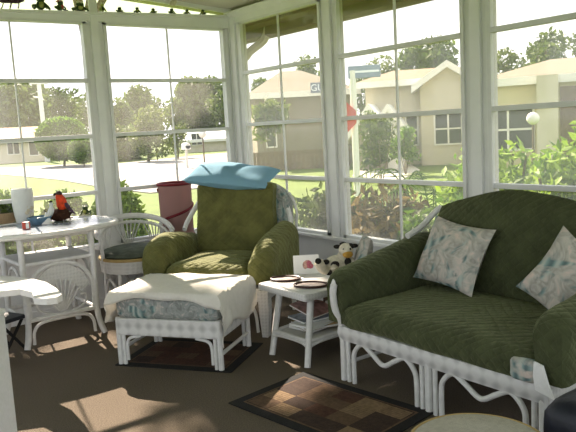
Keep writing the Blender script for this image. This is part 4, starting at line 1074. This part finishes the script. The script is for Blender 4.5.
# ------------------------------------------------------------------ outdoors: shrubs by the windows
def shrub(label, x, y, h, w, mat, n, size, seed, name='shrub', group='shrubs along the sunroom', stems=5, full=False):
    rnd = random.Random(seed); t = thing(name, label, 'shrub', (x, y, GZ + .02), 0, group); f = B()
    if full: leaf_cloud(f, (0, 0, h * .55), (w * .5, w * .42, h * .45), n, size, rnd, .75)
    for k in range(0 if full else 6):
        a = rnd.uniform(0, 2 * PI); r = rnd.uniform(0, w * .35); zz = h * rnd.uniform(.35, .82)
        leaf_cloud(f, (r * math.cos(a), r * math.sin(a), zz), (w * .34, w * .34, h * .2), n // 6, size, rnd, .3)
    ob('foliage', f, mat, t, False); f = B()
    for k in range(stems):
        a = 2 * PI * k / stems; tube(f, [(.02 * math.cos(a), .02 * math.sin(a), 0), (w * .2 * math.cos(a), w * .2 * math.sin(a), h * .5), (w * .3 * math.cos(a), w * .3 * math.sin(a), h * .8)], .012, 5, 2)
    ob('stem', f, M['bark'], t); return t
for i, (x, y, h, lab) in enumerate([(-1.1, .62, 1.32, 'clipped green hedge shrub outside the second window, behind the pink hamper'), (-1.62, .66, 1.28, 'clipped green hedge shrub outside the second window, nearer the window post'),
                               (-2.15, .68, 1.34, 'clipped green hedge shrub outside the leftmost window, behind the red parrot'), (-2.7, .68, 1.25, 'clipped green hedge shrub outside the leftmost window, behind the white vase'), (-3.25, .7, 1.3, 'clipped green hedge shrub outside at the left edge of the view')]):
    shrub(lab, x, y, h + .12, .62, M['leaf_bright'], 2600, .045, 50 + i, 'hedge_shrub', full=True)
shrub('dull dark shrub outside the third window, right of the armchair', 1.15, -.35, 1.35, 1.1, M['leaf_dull'], 1500, .06, 61)
shrub('brownish shrub outside the third window, beyond the plush cow', 1.0, -1.15, 1.25, 1.0, M['leaf_dry'], 1300, .06, 62)
shrub('bright low shrub outside the fourth window, left half', .9, -1.75, 1.12, .8, M['leaf'], 1100, .06, 63)
shrub('broad-leaved bright shrub outside the fourth window, right half', 1.35, -2.15, 1.90, .95, M['leaf_bright'], 1500, .062, 64)
shrub('dark brownish shrub under the broad-leaved shrub, outside the fourth window', .8, -2.6, 1.25, .9, M['leaf_dry'], 1200, .065, 65)
shrub('leafy bright shrub outside the rightmost window, beside its post', 1.3, -2.95, 1.70, .95, M['leaf_bright'], 1500, .06, 66)
shrub('leafy bright shrub outside the rightmost window, with one tall shoot', 1.9, -2.75, 2.02, .65, M['leaf_bright'], 420, .07, 67)
shrub('dark green shrub outside the rightmost window, behind the right end of the love seat', 1.0, -3.75, 1.62, 1.1, M['leaf'], 1100, .075, 68)
shrub('reddish brown shrub outside the rightmost window, at the right edge', 2.6, -3.35, 1.55, .9, M['leaf_dry'], 400, .08, 69)
t = shrub('clipped hedge across the drive in front of the pale house', *at(381, 150, 21.5).xy, 2.25, 1.5, M['leaf_dull'], 1200, .10, 71, 'hedge_shrub', 'shrubs by the houses')
shrub('rounded bush in front of the pale house wall', *at(405, 150, 24.5).xy, 1.75, 1.0, M['leaf'], 700, .10, 72, 'round_shrub', 'shrubs by the houses')
shrub('yellow-green palm-like bush at the left side of the grey house', *at(270, 150, 27).xy, 3.1, 1.5, M['leaf_pale'], 800, .16, 73, 'round_shrub', 'shrubs by the houses')
# palm with arching fronds
pm = thing('palm', 'young palm with arching fronds outside the fourth window', 'palm', (1.55, -1.30, GZ)); rnd = random.Random(80)
for k in range(11):
    a = 2 * PI * k / 11 + rnd.uniform(-.2, .2); L = rnd.uniform(.75, 1.15); hgt = rnd.uniform(.25, .8)
    P = spline([(0, 0, .35), (L * .4 * math.cos(a), L * .4 * math.sin(a), .55 + hgt), (L * .8 * math.cos(a), L * .8 * math.sin(a), .55 + hgt), (L * 1.1 * math.cos(a), L * 1.1 * math.sin(a), .2 + hgt)], 8)
    f = B(); tube(f, P, .008, 5, 1)
    for i in range(4, len(P) - 1):
        tn = (P[i + 1] - P[i]).normalized(); sd = tn.cross(Vector((0, 0, 1))).normalized()
        for s in (-1, 1):
            q = P[i]; e = q + sd * s * .22 + tn * .14 - Vector((0, 0, .07)); f.faces.new([f.verts.new(x) for x in (q - tn * .01, q + tn * .012, e)])
    ob('frond', f, M['leaf'], pm, False)
f = B(); lathe(f, [(0, 0), (.09, 0), (.08, .3), (.05, .42), (0, .44)], 12); ob('trunk', f, M['bark'], pm)

# ------------------------------------------------------------------ light
w = bpy.data.worlds.new('sky'); sc.world = w; w.use_nodes = True; nt = w.node_tree; bg = nt.nodes['Background']
tc = nt.nodes.new('ShaderNodeTexCoord'); sx = nt.nodes.new('ShaderNodeSeparateXYZ'); nt.links.new(tc.outputs['Generated'], sx.inputs[0])
r = nt.nodes.new('ShaderNodeValToRGB'); r.color_ramp.elements[0].color = (.97, .98, 1.0, 1); r.color_ramp.elements[0].position = .0
r.color_ramp.elements[1].color = (.80, .90, 1, 1); r.color_ramp.elements[1].position = .6
nt.links.new(sx.outputs[2], r.inputs[0]); nt.links.new(r.outputs[0], bg.inputs['Color']); bg.inputs['Strength'].default_value = 1.55
sl = bpy.data.lights.new('sun', 'SUN'); sl.energy = 17.0; sl.angle = math.radians(.6); sl.color = (1, .90, .72)
so = bpy.data.objects.new('sun', sl); COL.objects.link(so)
sd = SUN; so.rotation_euler = sd.to_track_quat('Z', 'Y').to_euler(); so.location = (6, 6, 9)

vs = sc.view_settings; vs.view_transform = 'Standard'; vs.look = 'None'; vs.gamma = 1; vs.use_curve_mapping = False; vs.exposure = .62
cy = sc.cycles
cy.max_bounces = 10; cy.diffuse_bounces = 5; cy.glossy_bounces = 3; cy.transmission_bounces = 6; cy.transparent_max_bounces = 16
cy.caustics_reflective = False; cy.caustics_refractive = False; cy.use_denoising = True; cy.sample_clamp_indirect = 8
